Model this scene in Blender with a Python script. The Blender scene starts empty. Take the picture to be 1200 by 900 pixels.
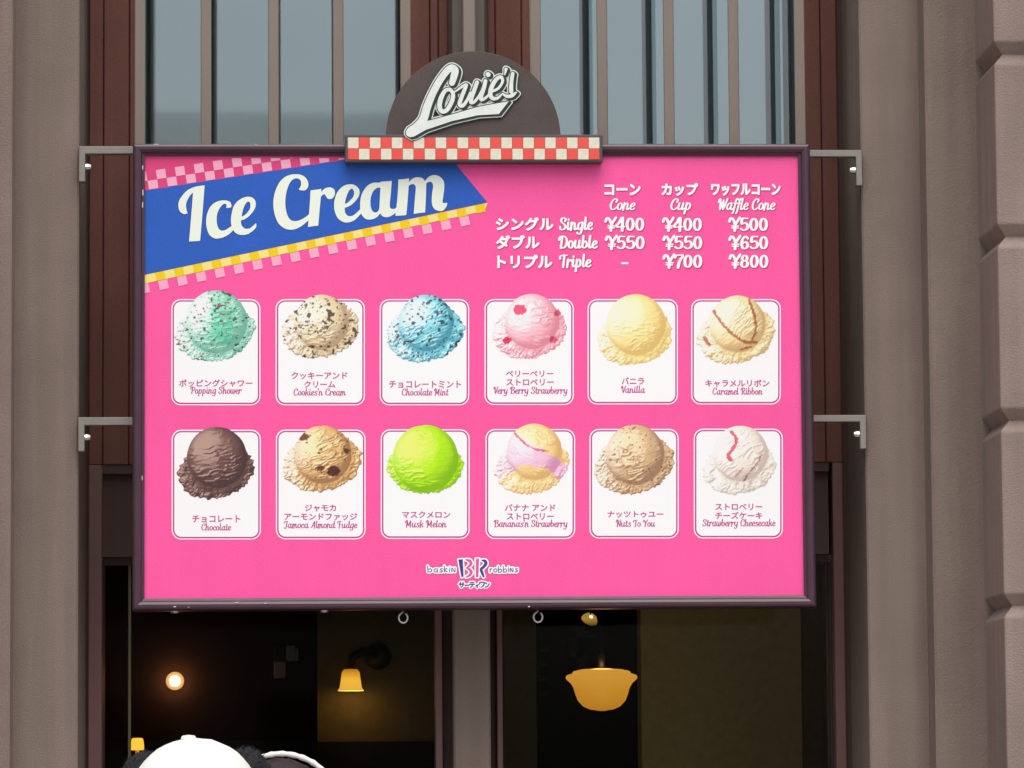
import bpy, bmesh, math, random
import numpy as np
from mathutils import Matrix, Vector
random.seed(7)
PI = math.pi
SC = bpy.context.scene
COL = SC.collection

# ------------------------------------------------------------------ camera
FPX = 5000.0                       # focal length in photo pixels (1200 wide)
DIST = 13.9
YAW = math.radians(2.7); PITCH = math.radians(5.6); ROLL = -0.0072
CAMLOC = Vector((-DIST*math.tan(YAW), -DIST, 1.60))
cam = bpy.data.cameras.new('camera')
cam.sensor_width = 36.0
cam.lens = FPX/1200.0*36.0
cam.clip_start = 0.1; cam.clip_end = 2000
camo = bpy.data.objects.new('camera', cam); COL.objects.link(camo)
CR = Matrix.Rotation(-YAW, 3, 'Z') @ Matrix.Rotation(PI/2+PITCH, 3, 'X') @ Matrix.Rotation(ROLL, 3, 'Z')
camo.matrix_world = Matrix.Translation(CAMLOC) @ CR.to_4x4()
SC.camera = camo

# ------------------------------------------------------------------ sky, sun, exposure
SUN_EL = math.radians(60); SUN_AZ = math.radians(-12)   # azimuth from the viewer's side of the facade
w = bpy.data.worlds.new('World'); SC.world = w; w.use_nodes = True
nt = w.node_tree; nt.nodes.clear()
out = nt.nodes.new('ShaderNodeOutputWorld'); bg = nt.nodes.new('ShaderNodeBackground')
sky = nt.nodes.new('ShaderNodeTexSky'); sky.sky_type = 'NISHITA'; sky.sun_disc = False
sky.sun_elevation = SUN_EL; sky.sun_rotation = PI + SUN_AZ
sky.air_density = 1.0; sky.dust_density = 3.0
hs = nt.nodes.new('ShaderNodeHueSaturation'); hs.inputs['Saturation'].default_value = 0.35
hs.inputs['Value'].default_value = 1.0
nt.links.new(sky.outputs[0], hs.inputs['Color']); tcw = nt.nodes.new('ShaderNodeTexCoord'); mpw = nt.nodes.new('ShaderNodeMapping'); mpw.inputs['Scale'].default_value = (1.0, 1.0, 2.2)
cn = nt.nodes.new('ShaderNodeTexNoise'); cn.inputs['Scale'].default_value = 3.2; cn.inputs['Detail'].default_value = 6
mrw = nt.nodes.new('ShaderNodeMapRange'); mrw.inputs['From Min'].default_value = 0.35; mrw.inputs['From Max'].default_value = 0.68
mrw.inputs['To Min'].default_value = 0.88; mrw.inputs['To Max'].default_value = 1.16
vsw = nt.nodes.new('ShaderNodeVectorMath'); vsw.operation = 'SCALE'
nt.links.new(tcw.outputs['Generated'], mpw.inputs[0]); nt.links.new(mpw.outputs[0], cn.inputs['Vector']); nt.links.new(cn.outputs['Fac'], mrw.inputs['Value'])
nt.links.new(hs.outputs[0], vsw.inputs[0]); nt.links.new(mrw.outputs[0], vsw.inputs['Scale']); nt.links.new(vsw.outputs[0], bg.inputs['Color'])
bg.inputs['Strength'].default_value = 0.15
nt.links.new(bg.outputs[0], out.inputs['Surface'])
sl = bpy.data.lights.new('sun', 'SUN'); sl.energy = 1.2; sl.angle = math.radians(50); sl.color = (1.0, 0.95, 0.88)
so = bpy.data.objects.new('sun', sl); COL.objects.link(so)
sd = Vector((math.sin(SUN_AZ)*math.cos(SUN_EL), -math.cos(SUN_AZ)*math.cos(SUN_EL), math.sin(SUN_EL)))
so.rotation_euler = sd.to_track_quat('Z', 'Y').to_euler(); so.location = (0, -8, 12)
SC.view_settings.view_transform = 'Standard'; SC.view_settings.look = 'None'
SC.view_settings.exposure = 0.32; SC.view_settings.gamma = 1.0
SC.cycles.max_bounces = 8; SC.cycles.transparent_max_bounces = 12

# ------------------------------------------------------------------ pixel -> world
CRn = np.array(CR); CLn = np.array(CAMLOC)
def W(px, py, Y):
    px = np.asarray(px, float); py = np.asarray(py, float)
    d = np.stack([(px-600)/FPX, -(py-450)/FPX, -np.ones_like(px+py)], -1) @ CRn.T
    t = (Y - CLn[1])/d[..., 1]
    p = CLn + d*t[..., None]
    p[..., 1] = Y
    return p
def X(px, Y, py=450): return float(W(px, py, Y)[0])
def Z(py, Y, px=600): return float(W(px, py, Y)[2])

# ------------------------------------------------------------------ materials
def s2l(c):
    r = []
    for v in c[:3]:
        v = v/255.0
        r.append(v/12.92 if v <= 0.04045 else ((v+0.055)/1.055)**2.4)
    return tuple(r)
MATS = {}
def mat(name, col, rough=0.6, metal=0.0, spec=0.5, noise=0.0, nscale=8.0, bump=0.0, bscale=200.0, coat=0.0, streak=0.0, emit=None, estr=0.0, grain=0.0, gscale=260):
    m = bpy.data.materials.new(name); m.use_nodes = True; MATS[name] = m
    t = m.node_tree; b = t.nodes['Principled BSDF']
    b.inputs['Base Color'].default_value = (*col, 1)
    b.inputs['Roughness'].default_value = rough; b.inputs['Metallic'].default_value = metal
    b.inputs['Specular IOR Level'].default_value = spec
    b.inputs['Coat Weight'].default_value = coat
    if emit: b.inputs['Emission Color'].default_value = (*emit, 1); b.inputs['Emission Strength'].default_value = estr
    tc = t.nodes.new('ShaderNodeTexCoord')
    last = None
    if noise > 0:
        n = t.nodes.new('ShaderNodeTexNoise'); n.inputs['Scale'].default_value = nscale; n.inputs['Detail'].default_value = 6
        n.inputs['Roughness'].default_value = 0.6
        t.links.new(tc.outputs['Object'], n.inputs['Vector'])
        mr = t.nodes.new('ShaderNodeMapRange'); mr.inputs['From Min'].default_value = 0.3; mr.inputs['From Max'].default_value = 0.7
        mr.inputs['To Min'].default_value = 1-noise; mr.inputs['To Max'].default_value = 1+noise
        t.links.new(n.outputs['Fac'], mr.inputs['Value'])
        mx = t.nodes.new('ShaderNodeVectorMath'); mx.operation = 'SCALE'
        mx.inputs[0].default_value = col; t.links.new(mr.outputs[0], mx.inputs['Scale'])
        last = mx.outputs[0]
        if streak > 0:
            mp = t.nodes.new('ShaderNodeMapping'); mp.inputs['Scale'].default_value = (9, 9, 0.5)
            t.links.new(tc.outputs['Object'], mp.inputs['Vector'])
            n2 = t.nodes.new('ShaderNodeTexNoise'); n2.inputs['Scale'].default_value = 2.0; n2.inputs['Detail'].default_value = 5
            t.links.new(mp.outputs[0], n2.inputs['Vector'])
            m2 = t.nodes.new('ShaderNodeMapRange'); m2.inputs['From Min'].default_value = 0.35; m2.inputs['From Max'].default_value = 0.7
            m2.inputs['To Min'].default_value = 1-streak; m2.inputs['To Max'].default_value = 1+streak*0.6
            t.links.new(n2.outputs['Fac'], m2.inputs['Value'])
            m3 = t.nodes.new('ShaderNodeVectorMath'); m3.operation = 'SCALE'
            t.links.new(last, m3.inputs[0]); t.links.new(m2.outputs[0], m3.inputs['Scale']); last = m3.outputs[0]
        if grain > 0:
            n3 = t.nodes.new('ShaderNodeTexNoise'); n3.inputs['Scale'].default_value = gscale; n3.inputs['Detail'].default_value = 3
            t.links.new(tc.outputs['Object'], n3.inputs['Vector'])
            m4 = t.nodes.new('ShaderNodeMapRange'); m4.inputs['From Min'].default_value = 0.3; m4.inputs['From Max'].default_value = 0.7
            m4.inputs['To Min'].default_value = 1-grain; m4.inputs['To Max'].default_value = 1+grain
            t.links.new(n3.outputs['Fac'], m4.inputs['Value'])
            m5 = t.nodes.new('ShaderNodeVectorMath'); m5.operation = 'SCALE'
            t.links.new(last, m5.inputs[0]); t.links.new(m4.outputs[0], m5.inputs['Scale']); last = m5.outputs[0]
        t.links.new(last, b.inputs['Base Color'])
    if bump > 0:
        n = t.nodes.new('ShaderNodeTexNoise'); n.inputs['Scale'].default_value = bscale; n.inputs['Detail'].default_value = 4
        t.links.new(tc.outputs['Object'], n.inputs['Vector'])
        bp = t.nodes.new('ShaderNodeBump'); bp.inputs['Strength'].default_value = bump; bp.inputs['Distance'].default_value = 0.003
        t.links.new(n.outputs['Fac'], bp.inputs['Height']); t.links.new(bp.outputs[0], b.inputs['Normal'])
    return m
STONE = mat('stucco_taupe', (0.232, 0.180, 0.150), 0.85, noise=0.10, nscale=2.2, bump=0.9, bscale=190, streak=0.09, grain=0.13, gscale=300, spec=0.2)
STONE2 = mat('stucco_rose', (0.265, 0.203, 0.172), 0.85, noise=0.10, nscale=2.5, bump=0.9, bscale=190, streak=0.10, grain=0.13, gscale=300, spec=0.2)
WOOD = mat('red_brown_painted_timber', (0.165, 0.062, 0.044), 0.6, grain=0.12, gscale=120, noise=0.12, nscale=3, bump=0.2, bscale=60, streak=0.12, spec=0.3)
WOODD = mat('dark_brown_painted_timber', (0.075, 0.042, 0.035), 0.6, noise=0.12, nscale=3, bump=0.2, bscale=60, streak=0.1, spec=0.3)
WOODF = mat('pink_brown_frame_paint', (0.19, 0.10, 0.095), 0.5, noise=0.08, nscale=3, streak=0.08, spec=0.3)
FIN = mat('taupe_metal_fin', (0.22, 0.175, 0.145), 0.5, noise=0.05, nscale=4, streak=0.05)
BLACK = mat('black_rubber', (0.012, 0.012, 0.012), 0.5)
PURP = mat('plum_gloss_paint', (0.052, 0.018, 0.033), 0.36, noise=0.15, nscale=12, spec=0.55, bump=0.15, bscale=90)
GREYB = mat('charcoal_board_edge', (0.075, 0.066, 0.068), 0.5, noise=0.1, nscale=12)
PINK = mat('pink_print', (0.93, 0.100, 0.345), 0.5, spec=0.25, noise=0.03, nscale=2.5, bump=0.03, bscale=40, grain=0.05, gscale=170, streak=0.02)
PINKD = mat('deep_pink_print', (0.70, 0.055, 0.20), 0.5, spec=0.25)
PINKS = mat('pink_text_edge_print', (0.56, 0.04, 0.165), 0.5, spec=0.25)
PINKL = mat('pale_pink_print', (0.88, 0.40, 0.55), 0.5, spec=0.25)
BLUE = mat('blue_print', (0.022, 0.105, 0.48), 0.5, spec=0.25, noise=0.05, nscale=5, grain=0.08, gscale=170)
BLUED = mat('navy_edge_print', (0.015, 0.06, 0.26), 0.5, spec=0.25)
YEL = mat('gold_print', (0.85, 0.58, 0.005), 0.5, spec=0.25)
YELL = mat('pale_yellow_print', (0.88, 0.74, 0.20), 0.5, spec=0.25)
WHITE = mat('white_print', (0.90, 0.90, 0.90), 0.45, spec=0.25)
IVORY = mat('ivory_print', (0.80, 0.86, 0.74), 0.45, spec=0.25)
MAG = mat('magenta_ink', (0.55, 0.055, 0.27), 0.5, spec=0.25)
NAVY = mat('navy_ink', (0.055, 0.045, 0.25), 0.5, spec=0.25)
PINKI = mat('logo_pink_ink', (0.72, 0.10, 0.36), 0.5, spec=0.25)
CHOC = mat('brown_grey_painted_board', (0.066, 0.046, 0.040), 0.55, noise=0.22, nscale=5, grain=0.12, gscale=140, bump=0.1, bscale=60)
RED = mat('red_tile_paint', (0.78, 0.075, 0.055), 0.45)
CREAM = mat('cream_tile_paint', (0.72, 0.68, 0.53), 0.5, noise=0.10, nscale=60)
LWHITE = mat('letter_cream_white', (0.72, 0.76, 0.70), 0.5, noise=0.07, nscale=40)
LGREEN = mat('letter_dark_green', (0.006, 0.024, 0.018), 0.5)
STEEL = mat('grey_painted_steel', (0.26, 0.235, 0.21), 0.4, metal=0.3, noise=0.08, nscale=20)
ZINC = mat('bright_zinc', (0.6, 0.6, 0.58), 0.3, metal=0.9)

def principled_glass(name, tint, refl, rough=0.0):
    m = bpy.data.materials.new(name); m.use_nodes = True; t = m.node_tree; t.nodes.clear()
    o = t.nodes.new('ShaderNodeOutputMaterial'); mx = t.nodes.new('ShaderNodeMixShader')
    tr = t.nodes.new('ShaderNodeBsdfTransparent'); tr.inputs[0].default_value = (*tint, 1)
    gl = t.nodes.new('ShaderNodeBsdfGlossy'); gl.inputs['Roughness'].default_value = rough
    mx.inputs[0].default_value = refl
    t.links.new(tr.outputs[0], mx.inputs[1]); t.links.new(gl.outputs[0], mx.inputs[2]); t.links.new(mx.outputs[0], o.inputs[0])
    return m
GLASS = principled_glass('clear_window_glass', (0.92, 0.94, 0.93), 0.003)
def coated_glass():
    m = bpy.data.materials.new('coated_window_glass'); m.use_nodes = True; t = m.node_tree; t.nodes.clear()
    o = t.nodes.new('ShaderNodeOutputMaterial'); mx = t.nodes.new('ShaderNodeMixShader')
    d = t.nodes.new('ShaderNodeBsdfDiffuse'); d.inputs[0].default_value = (0.030, 0.042, 0.047, 1)
    gl = t.nodes.new('ShaderNodeBsdfGlossy'); gl.inputs['Roughness'].default_value = 0.03; gl.inputs[0].default_value = (0.80, 0.95, 0.97, 1)
    tc = t.nodes.new('ShaderNodeTexCoord'); n = t.nodes.new('ShaderNodeTexNoise'); n.inputs['Scale'].default_value = 1.1
    t.links.new(tc.outputs['Object'], n.inputs['Vector'])
    bp = t.nodes.new('ShaderNodeBump'); bp.inputs['Strength'].default_value = 0.05; bp.inputs['Distance'].default_value = 0.02
    t.links.new(n.outputs[0], bp.inputs['Height']); t.links.new(bp.outputs[0], gl.inputs['Normal'])
    mx.inputs[0].default_value = 0.21
    t.links.new(d.outputs[0], mx.inputs[1]); t.links.new(gl.outputs[0], mx.inputs[2]); t.links.new(mx.outputs[0], o.inputs[0])
    return m
CGLASS = coated_glass()
OGLASS = principled_glass('outer_window_glass', (0.90, 0.96, 0.96), 0.13, 0.02)

# ------------------------------------------------------------------ object helpers
def link(name, me, m=None, parent=None):
    o = bpy.data.objects.new(name, me); COL.objects.link(o)
    if m is not None: me.materials.append(m)
    if parent is not None: o.parent = parent
    return o
def empty(name, loc, label, cat, group=None):
    o = bpy.data.objects.new(name, None); COL.objects.link(o); o.location = loc; o.empty_display_size = 0.2
    o['label'] = label; o['category'] = cat
    if group: o['group'] = group
    o['_o'] = 1
    ORIG[o.name] = Vector(loc)
    return o
ORIG = {}
def orig(parent):
    """world origin of a parent: meshes are modelled in world space and shifted to it"""
    v = Vector((0, 0, 0)); p = parent
    while p is not None:
        v = v + p.location; p = p.parent
    return v
def emit(name, bm, m, parent=None, smooth=False, bevel=0.0, seg=1):
    """bmesh in world coordinates -> object"""
    if bevel > 0:
        bmesh.ops.bevel(bm, geom=bm.edges[:], offset=bevel, segments=seg, affect='EDGES', profile=0.5)
    off = orig(parent)
    bmesh.ops.translate(bm, vec=-off, verts=bm.verts)
    me = bpy.data.meshes.new(name); bm.to_mesh(me); bm.free()
    if smooth:
        for p in me.polygons: p.use_smooth = True
    return link(name, me, m, parent)
def box(bm, x0, x1, y0, y1, z0, z1):
    vs = [bm.verts.new(p) for p in ((x0,y0,z0),(x1,y0,z0),(x1,y1,z0),(x0,y1,z0),(x0,y0,z1),(x1,y0,z1),(x1,y1,z1),(x0,y1,z1))]
    for f in ((0,3,2,1),(4,5,6,7),(0,1,5,4),(1,2,6,5),(2,3,7,6),(3,0,4,7)): bm.faces.new([vs[i] for i in f])
def boxo(name, x0, x1, y0, y1, z0, z1, m, parent=None, bevel=0.0):
    bm = bmesh.new(); box(bm, min(x0,x1), max(x0,x1), min(y0,y1), max(y0,y1), min(z0,z1), max(z0,z1))
    return emit(name, bm, m, parent, bevel=bevel)
def lathe(bm, prof, c, n=32, axis='Z'):
    """prof: (r, h) list; closed at r=0"""
    rings = []
    for r, h in prof:
        if r < 1e-6:
            p = (0, 0, h); rings.append([bm.verts.new(p)])
        else:
            rings.append([bm.verts.new((r*math.cos(2*PI*i/n), r*math.sin(2*PI*i/n), h)) for i in range(n)])
    for a, b in zip(rings[:-1], rings[1:]):
        for i in range(n):
            j = (i+1) % n
            if len(a) == 1 and len(b) == 1: continue
            if len(a) == 1: bm.faces.new((a[0], b[j], b[i]))
            elif len(b) == 1: bm.faces.new((a[i], a[j], b[0]))
            else: bm.faces.new((a[i], a[j], b[j], b[i]))
    vs = [v for r in rings for v in r]
    if axis == 'Y': bmesh.ops.rotate(bm, cent=(0,0,0), matrix=Matrix.Rotation(PI/2, 3, 'X'), verts=vs)
    if axis == 'X': bmesh.ops.rotate(bm, cent=(0,0,0), matrix=Matrix.Rotation(PI/2, 3, 'Y'), verts=vs)
    bmesh.ops.translate(bm, vec=c, verts=vs)
    return vs
def tube(bm, pts, r, n=10, closed=False):
    pts = [Vector(p) for p in pts]; rings = []
    N = len(pts); up = Vector((0, 1, 0.01))
    for i, p in enumerate(pts):
        a = pts[(i-1) % N] if (closed or i > 0) else p
        b = pts[(i+1) % N] if (closed or i < N-1) else p
        t = (b-a).normalized(); u = t.cross(up)
        if u.length < 1e-3: u = t.cross(Vector((1,0,0)))
        u.normalize(); v = t.cross(u)
        rr = r[i] if isinstance(r, (list, tuple)) else r
        rings.append([bm.verts.new(p + u*rr*math.cos(2*PI*k/n) + v*rr*math.sin(2*PI*k/n)) for k in range(n)])
    R = range(N) if closed else range(N-1)
    for i in R:
        a, b = rings[i], rings[(i+1) % N]
        for k in range(n): bm.faces.new((a[k], a[(k+1) % n], b[(k+1) % n], b[k]))
    if not closed:
        bm.faces.new(list(reversed(rings[0]))); bm.faces.new(rings[-1])
def struct(o, kind='structure'): o['kind'] = kind; return o

# ================================================================== SETTING
bm = bmesh.new()
vs = [bm.verts.new(p) for p in ((-300,-300,0),(300,-300,0),(300,300,0),(-300,300,0))]; bm.faces.new(vs)
GROUND = mat('street_paving', (0.30, 0.27, 0.25), 0.8, noise=0.15, nscale=0.5, bump=0.4, bscale=30)
struct(emit('ground', bm, GROUND))

# ------------------------------------------------------------------ restaurant building
YA, YB, YP = 0.05, -0.10, -0.48           # wall face, outer pilaster step, banded pier front
YW = 0.50                                 # timber plane
YG = 0.73                                 # upper glass
H = 7.0
bld = empty('restaurant_building', (X(556, YA), YA, 0), 'taupe stucco restaurant front with banded stone piers, reddish timber panels and tall windows', 'building')
xAL, xAR = X(92, YA), X(1013, YA)         # opening edges
xBL, xBR = X(13, YB), X(1090, YB)         # step edges
xPL, xPR = X(-55, YP), X(1172, YP)        # pier front edges
e = 0.008
boxo('wall', xBL-0.02, xAL, YA, 0.95, 0, H, STONE, bld, bevel=0.006)
boxo('wall', xAR, xBR+0.02, YA, 0.95, 0, H, STONE, bld, bevel=0.006)
boxo('pilaster', xPL-0.3, xBL, YB, 0.94, 0, H, STONE2, bld, bevel=0.008)
boxo('pilaster', xBR, xPR+0.3, YB, 0.94, 0, H, STONE, bld, bevel=0.008)
# banded piers: V-jointed blocks
pitch = Z(62, YP, 1172)-Z(276, YP, 1172); zj0 = Z(62, YP, 1172)
cz, cx_ = 0.038, 0.032
def pier_block(x0, x1, y0, y1, z0, z1):
    bm = bmesh.new()
    rings = []
    for z, ins in ((z0, cx_), (z0+cz, 0), (z1-cz, 0), (z1, cx_)):
        rings.append([bm.verts.new(p) for p in ((x0+ins, y0+ins, z), (x1-ins, y0+ins, z), (x1-ins, y1, z), (x0+ins, y1, z))])
    for a, b in zip(rings[:-1], rings[1:]):
        for i in range(4): bm.faces.new((a[i], a[(i+1)%4], b[(i+1)%4], b[i]))
    bm.faces.new(list(reversed(rings[0]))); bm.faces.new(rings[-1])
    ed = [e_ for e_ in bm.edges if e_.calc_length() > 0.02 and abs(e_.verts[0].co.z-e_.verts[1].co.z) > 0.2 or abs(e_.verts[0].co.z-e_.verts[1].co.z) < 1e-6 and cz*0.5 < e_.verts[0].co.z-z0 < z1-z0-cz*0.5]
    bmesh.ops.bevel(bm, geom=ed, offset=0.005, segments=2, affect='EDGES', profile=0.5)
    return bm
# wide front piece plus a block reaching back behind it (side face seen from the left)
zs = [zj0+pitch*k for k in range(-7, 8)]
zs = [z for z in zs if z < H]
zl = [0.0] + [z for z in zs if z > 0.15] + [H]
for (x0, x1) in ((xPR, xPR+0.75), (xPL-0.75, xPL)):
    for a, b in zip(zl[:-1], zl[1:]):
        o = emit('stone_block', pier_block(x0, x1, YP, YB+0.03, a, b), STONE2, bld)
# ------------------------------------------------------------------ upper windows
zSp = Z(543, YW)                          # top of spandrel
zSb = Z(650, YW)                          # head of the shop windows
yM0, yM1 = 0.27, 0.33                     # fins
def fin_x(px): return X(px, yM0, 100)
def grooved_panel(x0, x1, z0, z1, m, y=YW, grooves=()):
    """board with narrow recessed grooves, boards butted with a gap"""
    xs = [x0]+list(grooves)+[x1]
    g = 0.0012
    obs = []
    for i, (a, b) in enumerate(zip(xs[:-1], xs[1:])):
        a2 = a + (g if i else 0); b2 = b - (g if i < len(xs)-2 else 0)
        obs.append(boxo('timber_board', a2, b2, y, y+0.06, z0, z1, m, bld, bevel=0.003))
    boxo('board_backing', x0, x1, y+0.062, y+0.09, z0, z1, BLACK, bld)
    return obs
JL = (X(105, YW), X(157, YW)); 
grooved_panel(X(104, YW), X(160, YW), zSp, H, WOOD, grooves=(X(120.5, YW), X(151, YW)))
grooved_panel(X(478, YW), X(528, YW), zSp, H, WOOD, grooves=(X(506, YW), X(516, YW)))
grooved_panel(X(574, YW), X(624, YW), zSp, H, WOOD, grooves=(X(583, YW), X(614, YW)))
grooved_panel(X(940, YW), X(986, YW), zSp, H, WOOD, grooves=(X(967, YW),))
# strips of wall between timber and the reveal
boxo('reveal_strip', xAL-0.01, X(104, YW), YW+0.02, YW+0.2, 0, H, WOODD, bld)
boxo('reveal_strip', X(986, YW), xAR+0.01, YW+0.02, YW+0.2, 0, H, WOODD, bld)
for wi, (edges, fins) in enumerate((((160, 478), (164, 241.5, 320.5, 396.5, 475.5)), ((624, 940), (628, 706, 784, 860, 937.5)))):
    x0, x1 = X(edges[0], YW), X(edges[1], YW)
    bm = bmesh.new()
    box(bm, x0-0.02, x1+0.02, YG-0.10, YG-0.01, zSp-0.02, zSp+0.05)
    box(bm, x0-0.02, x1+0.02, YG-0.10, YG-0.01, H-0.06, H)
    box(bm, x0-0.03, x0-0.001, YG-0.13, YG-0.012, zSp, H); box(bm, x1+0.001, x1+0.03, YG-0.13, YG-0.012, zSp, H)
    win = emit('upper_window', bm, BLACK, bld)
    fw = [X(p, yM0+0.0, 100) for p in fins]
    hw = 0.0185
    for k, fx in enumerate(fw):
        bm = bmesh.new(); box(bm, fx-hw, fx+hw, yM0, yM1, zSp, H)
        for v_ in bm.verts:
            if v_.co.y > yM0+0.03: v_.co.x = fx+(v_.co.x-fx)*0.55
        emit('mullion', bm, FIN, win, bevel=0.003)
        bm = bmesh.new(); box(bm, fx-hw*0.45, fx+hw*0.45, yM1+0.001, yM1+0.02, zSp, H)
        emit('mullion_gasket', bm, BLACK, win)
    # panes between slim glazing joints
    js = [x0-0.03] + [X(p, YG, 100) for p in fins[1:-1]] + [x1+0.03]
    for a, b in zip(js[:-1], js[1:]):
        bm = bmesh.new(); box(bm, a+0.002, b-0.002, YG, YG+0.02, zSp, H)
        emit('glass_pane', bm, CGLASS, win)
        bm = bmesh.new(); vv = [bm.verts.new(p) for p in ((a+0.002, YG-0.085, zSp), (b-0.002, YG-0.085, zSp), (b-0.002, YG-0.085, H), (a+0.002, YG-0.085, H))]; bm.faces.new(vv)
        emit('outer_pane', bm, OGLASS, win)
# back wall behind upper glass
boxo('upper_lining', X(104, YW), X(986, YW), 0.90, 0.94, zSp, H, BLACK, bld)
# centre column between the windows (upper)
boxo('centre_post', X(527.5, YW-0.08), X(574.5, YW-0.08), YW-0.08, 0.93, zSb, H, WOODD, bld, bevel=0.004)
boxo('centre_post', X(532, YW-0.14), X(571, YW-0.14), YW-0.14, YW-0.082, zSp, H, mat('dim_taupe_paint', (0.12, 0.095, 0.08), 0.6, noise=0.06), bld, bevel=0.004)
boxo('centre_post', X(545, YW-0.22), X(560, YW-0.22), YW-0.22, YW-0.142, zSp, H, FIN, bld, bevel=0.004)
# spandrel
boxo('spandrel_panel', X(119, YW), X(530, YW), YW+0.03, YW+0.20, zSb, zSp-0.001, WOODD, bld)
boxo('spandrel_panel', X(572, YW), X(970, YW), YW+0.03, YW+0.20, zSb, zSp-0.001, WOODD, bld)
boxo('spandrel_rail', X(119, YW), X(530, YW), YW+0.005, YW+0.028, zSp-0.03, zSp-0.001, WOODD, bld)
boxo('spandrel_rail', X(572, YW), X(970, YW), YW+0.005, YW+0.028, zSp-0.03, zSp-0.001, WOODD, bld)
# ------------------------------------------------------------------ shop windows (lower)
boxo('window_jamb', X(104, YW), X(120, YW), YW, YW+0.24, 0, zSp-0.001, WOODF, bld, bevel=0.003)
boxo('window_jamb', X(974, YW), X(986, YW), YW, YW+0.24, 0, zSp-0.001, WOODF, bld, bevel=0.003)
boxo('window_jamb', X(508.5, YW), X(516.5, YW), YW, YW+0.16, 0, zSb-0.001, WOODF, bld, bevel=0.002)
boxo('window_jamb', X(517, YW), X(529, YW), YW+0.05, YW+0.17, 0, zSb-0.001, WOODD, bld, bevel=0.002)
boxo('window_jamb', X(580, YW), X(586.5, YW), YW, YW+0.16, 0, zSb-0.001, WOODF, bld, bevel=0.002)
boxo('window_jamb', X(573, YW), X(579.7, YW), YW+0.05, YW+0.17, 0, zSb-0.001, WOODD, bld, bevel=0.002)
boxo('centre_pier', X(529.5, YW-0.10), X(572.5, YW-0.10), YW-0.10, YW+0.20, 0, zSb-0.001, STONE, bld, bevel=0.006)
OLV = mat('olive_edge_strip', (0.10, 0.10, 0.035), 0.5)
GL = YW+0.10
def shop_window(xa, xb, muls):
    bm = bmesh.new()
    box(bm, xa, xb, GL-0.03, GL+0.03, zSb-0.025, zSb-0.001)
    box(bm, xa, xb, GL-0.03, GL+0.05, 0.0, 0.45)
    win = emit('shop_window', bm, WOODD, bld)
    js = [xa]+muls+[xb]
    for a, b in zip(js[:-1], js[1:]):
        bm = bmesh.new(); box(bm, a+0.004, b-0.004, GL, GL+0.008, 0.45, zSb-0.025); emit('glass_pane', bm, GLASS, win)
    return win
wl = shop_window(X(120.2, GL), X(508, GL), [X(152.5, GL)])
boxo('glass_edge', X(151, GL), X(154, GL), GL-0.012, GL+0.02, 0.45, zSb-0.025, OLV, wl)
wr = shop_window(X(587, GL), X(973.5, GL), [X(968, GL)])
boxo('glass_edge', X(967, GL), X(969.5, GL), GL-0.02, GL+0.02, 0.45, zSb-0.025, BLACK, wr)
# ------------------------------------------------------------------ interior
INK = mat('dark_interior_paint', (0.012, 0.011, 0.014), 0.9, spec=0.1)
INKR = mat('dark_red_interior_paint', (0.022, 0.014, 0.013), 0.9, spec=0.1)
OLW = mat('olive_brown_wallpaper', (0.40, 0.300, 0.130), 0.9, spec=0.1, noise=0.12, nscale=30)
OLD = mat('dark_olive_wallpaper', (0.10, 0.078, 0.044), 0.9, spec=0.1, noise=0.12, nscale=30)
def ist(name, x0, x1, y0, y1, z0, z1, m): return struct(boxo(name, x0, x1, y0, y1, z0, z1, m))
xi0, xi1 = X(-60, YW), X(1150, YW)
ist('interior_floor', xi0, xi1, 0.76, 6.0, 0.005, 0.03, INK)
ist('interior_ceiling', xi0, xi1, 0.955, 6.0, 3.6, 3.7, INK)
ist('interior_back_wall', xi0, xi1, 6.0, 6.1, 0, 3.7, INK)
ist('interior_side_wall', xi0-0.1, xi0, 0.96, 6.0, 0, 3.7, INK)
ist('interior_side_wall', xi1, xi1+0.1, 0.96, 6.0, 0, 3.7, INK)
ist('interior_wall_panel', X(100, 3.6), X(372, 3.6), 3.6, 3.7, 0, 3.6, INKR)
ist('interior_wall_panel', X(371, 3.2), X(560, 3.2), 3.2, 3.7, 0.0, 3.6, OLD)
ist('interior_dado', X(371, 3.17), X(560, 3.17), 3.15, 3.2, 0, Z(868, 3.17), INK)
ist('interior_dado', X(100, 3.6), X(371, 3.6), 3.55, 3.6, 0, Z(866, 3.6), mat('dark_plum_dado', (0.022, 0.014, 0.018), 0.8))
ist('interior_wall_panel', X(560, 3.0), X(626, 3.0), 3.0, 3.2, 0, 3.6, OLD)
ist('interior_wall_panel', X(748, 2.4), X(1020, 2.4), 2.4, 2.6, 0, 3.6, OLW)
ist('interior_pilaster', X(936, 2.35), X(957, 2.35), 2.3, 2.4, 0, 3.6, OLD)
ist('interior_pilaster', X(957.5, 2.3), X(985, 2.3), 2.32, 2.4, 0, 3.6, mat('bright_olive_paint', (0.14, 0.13, 0.045), 0.8))

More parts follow.
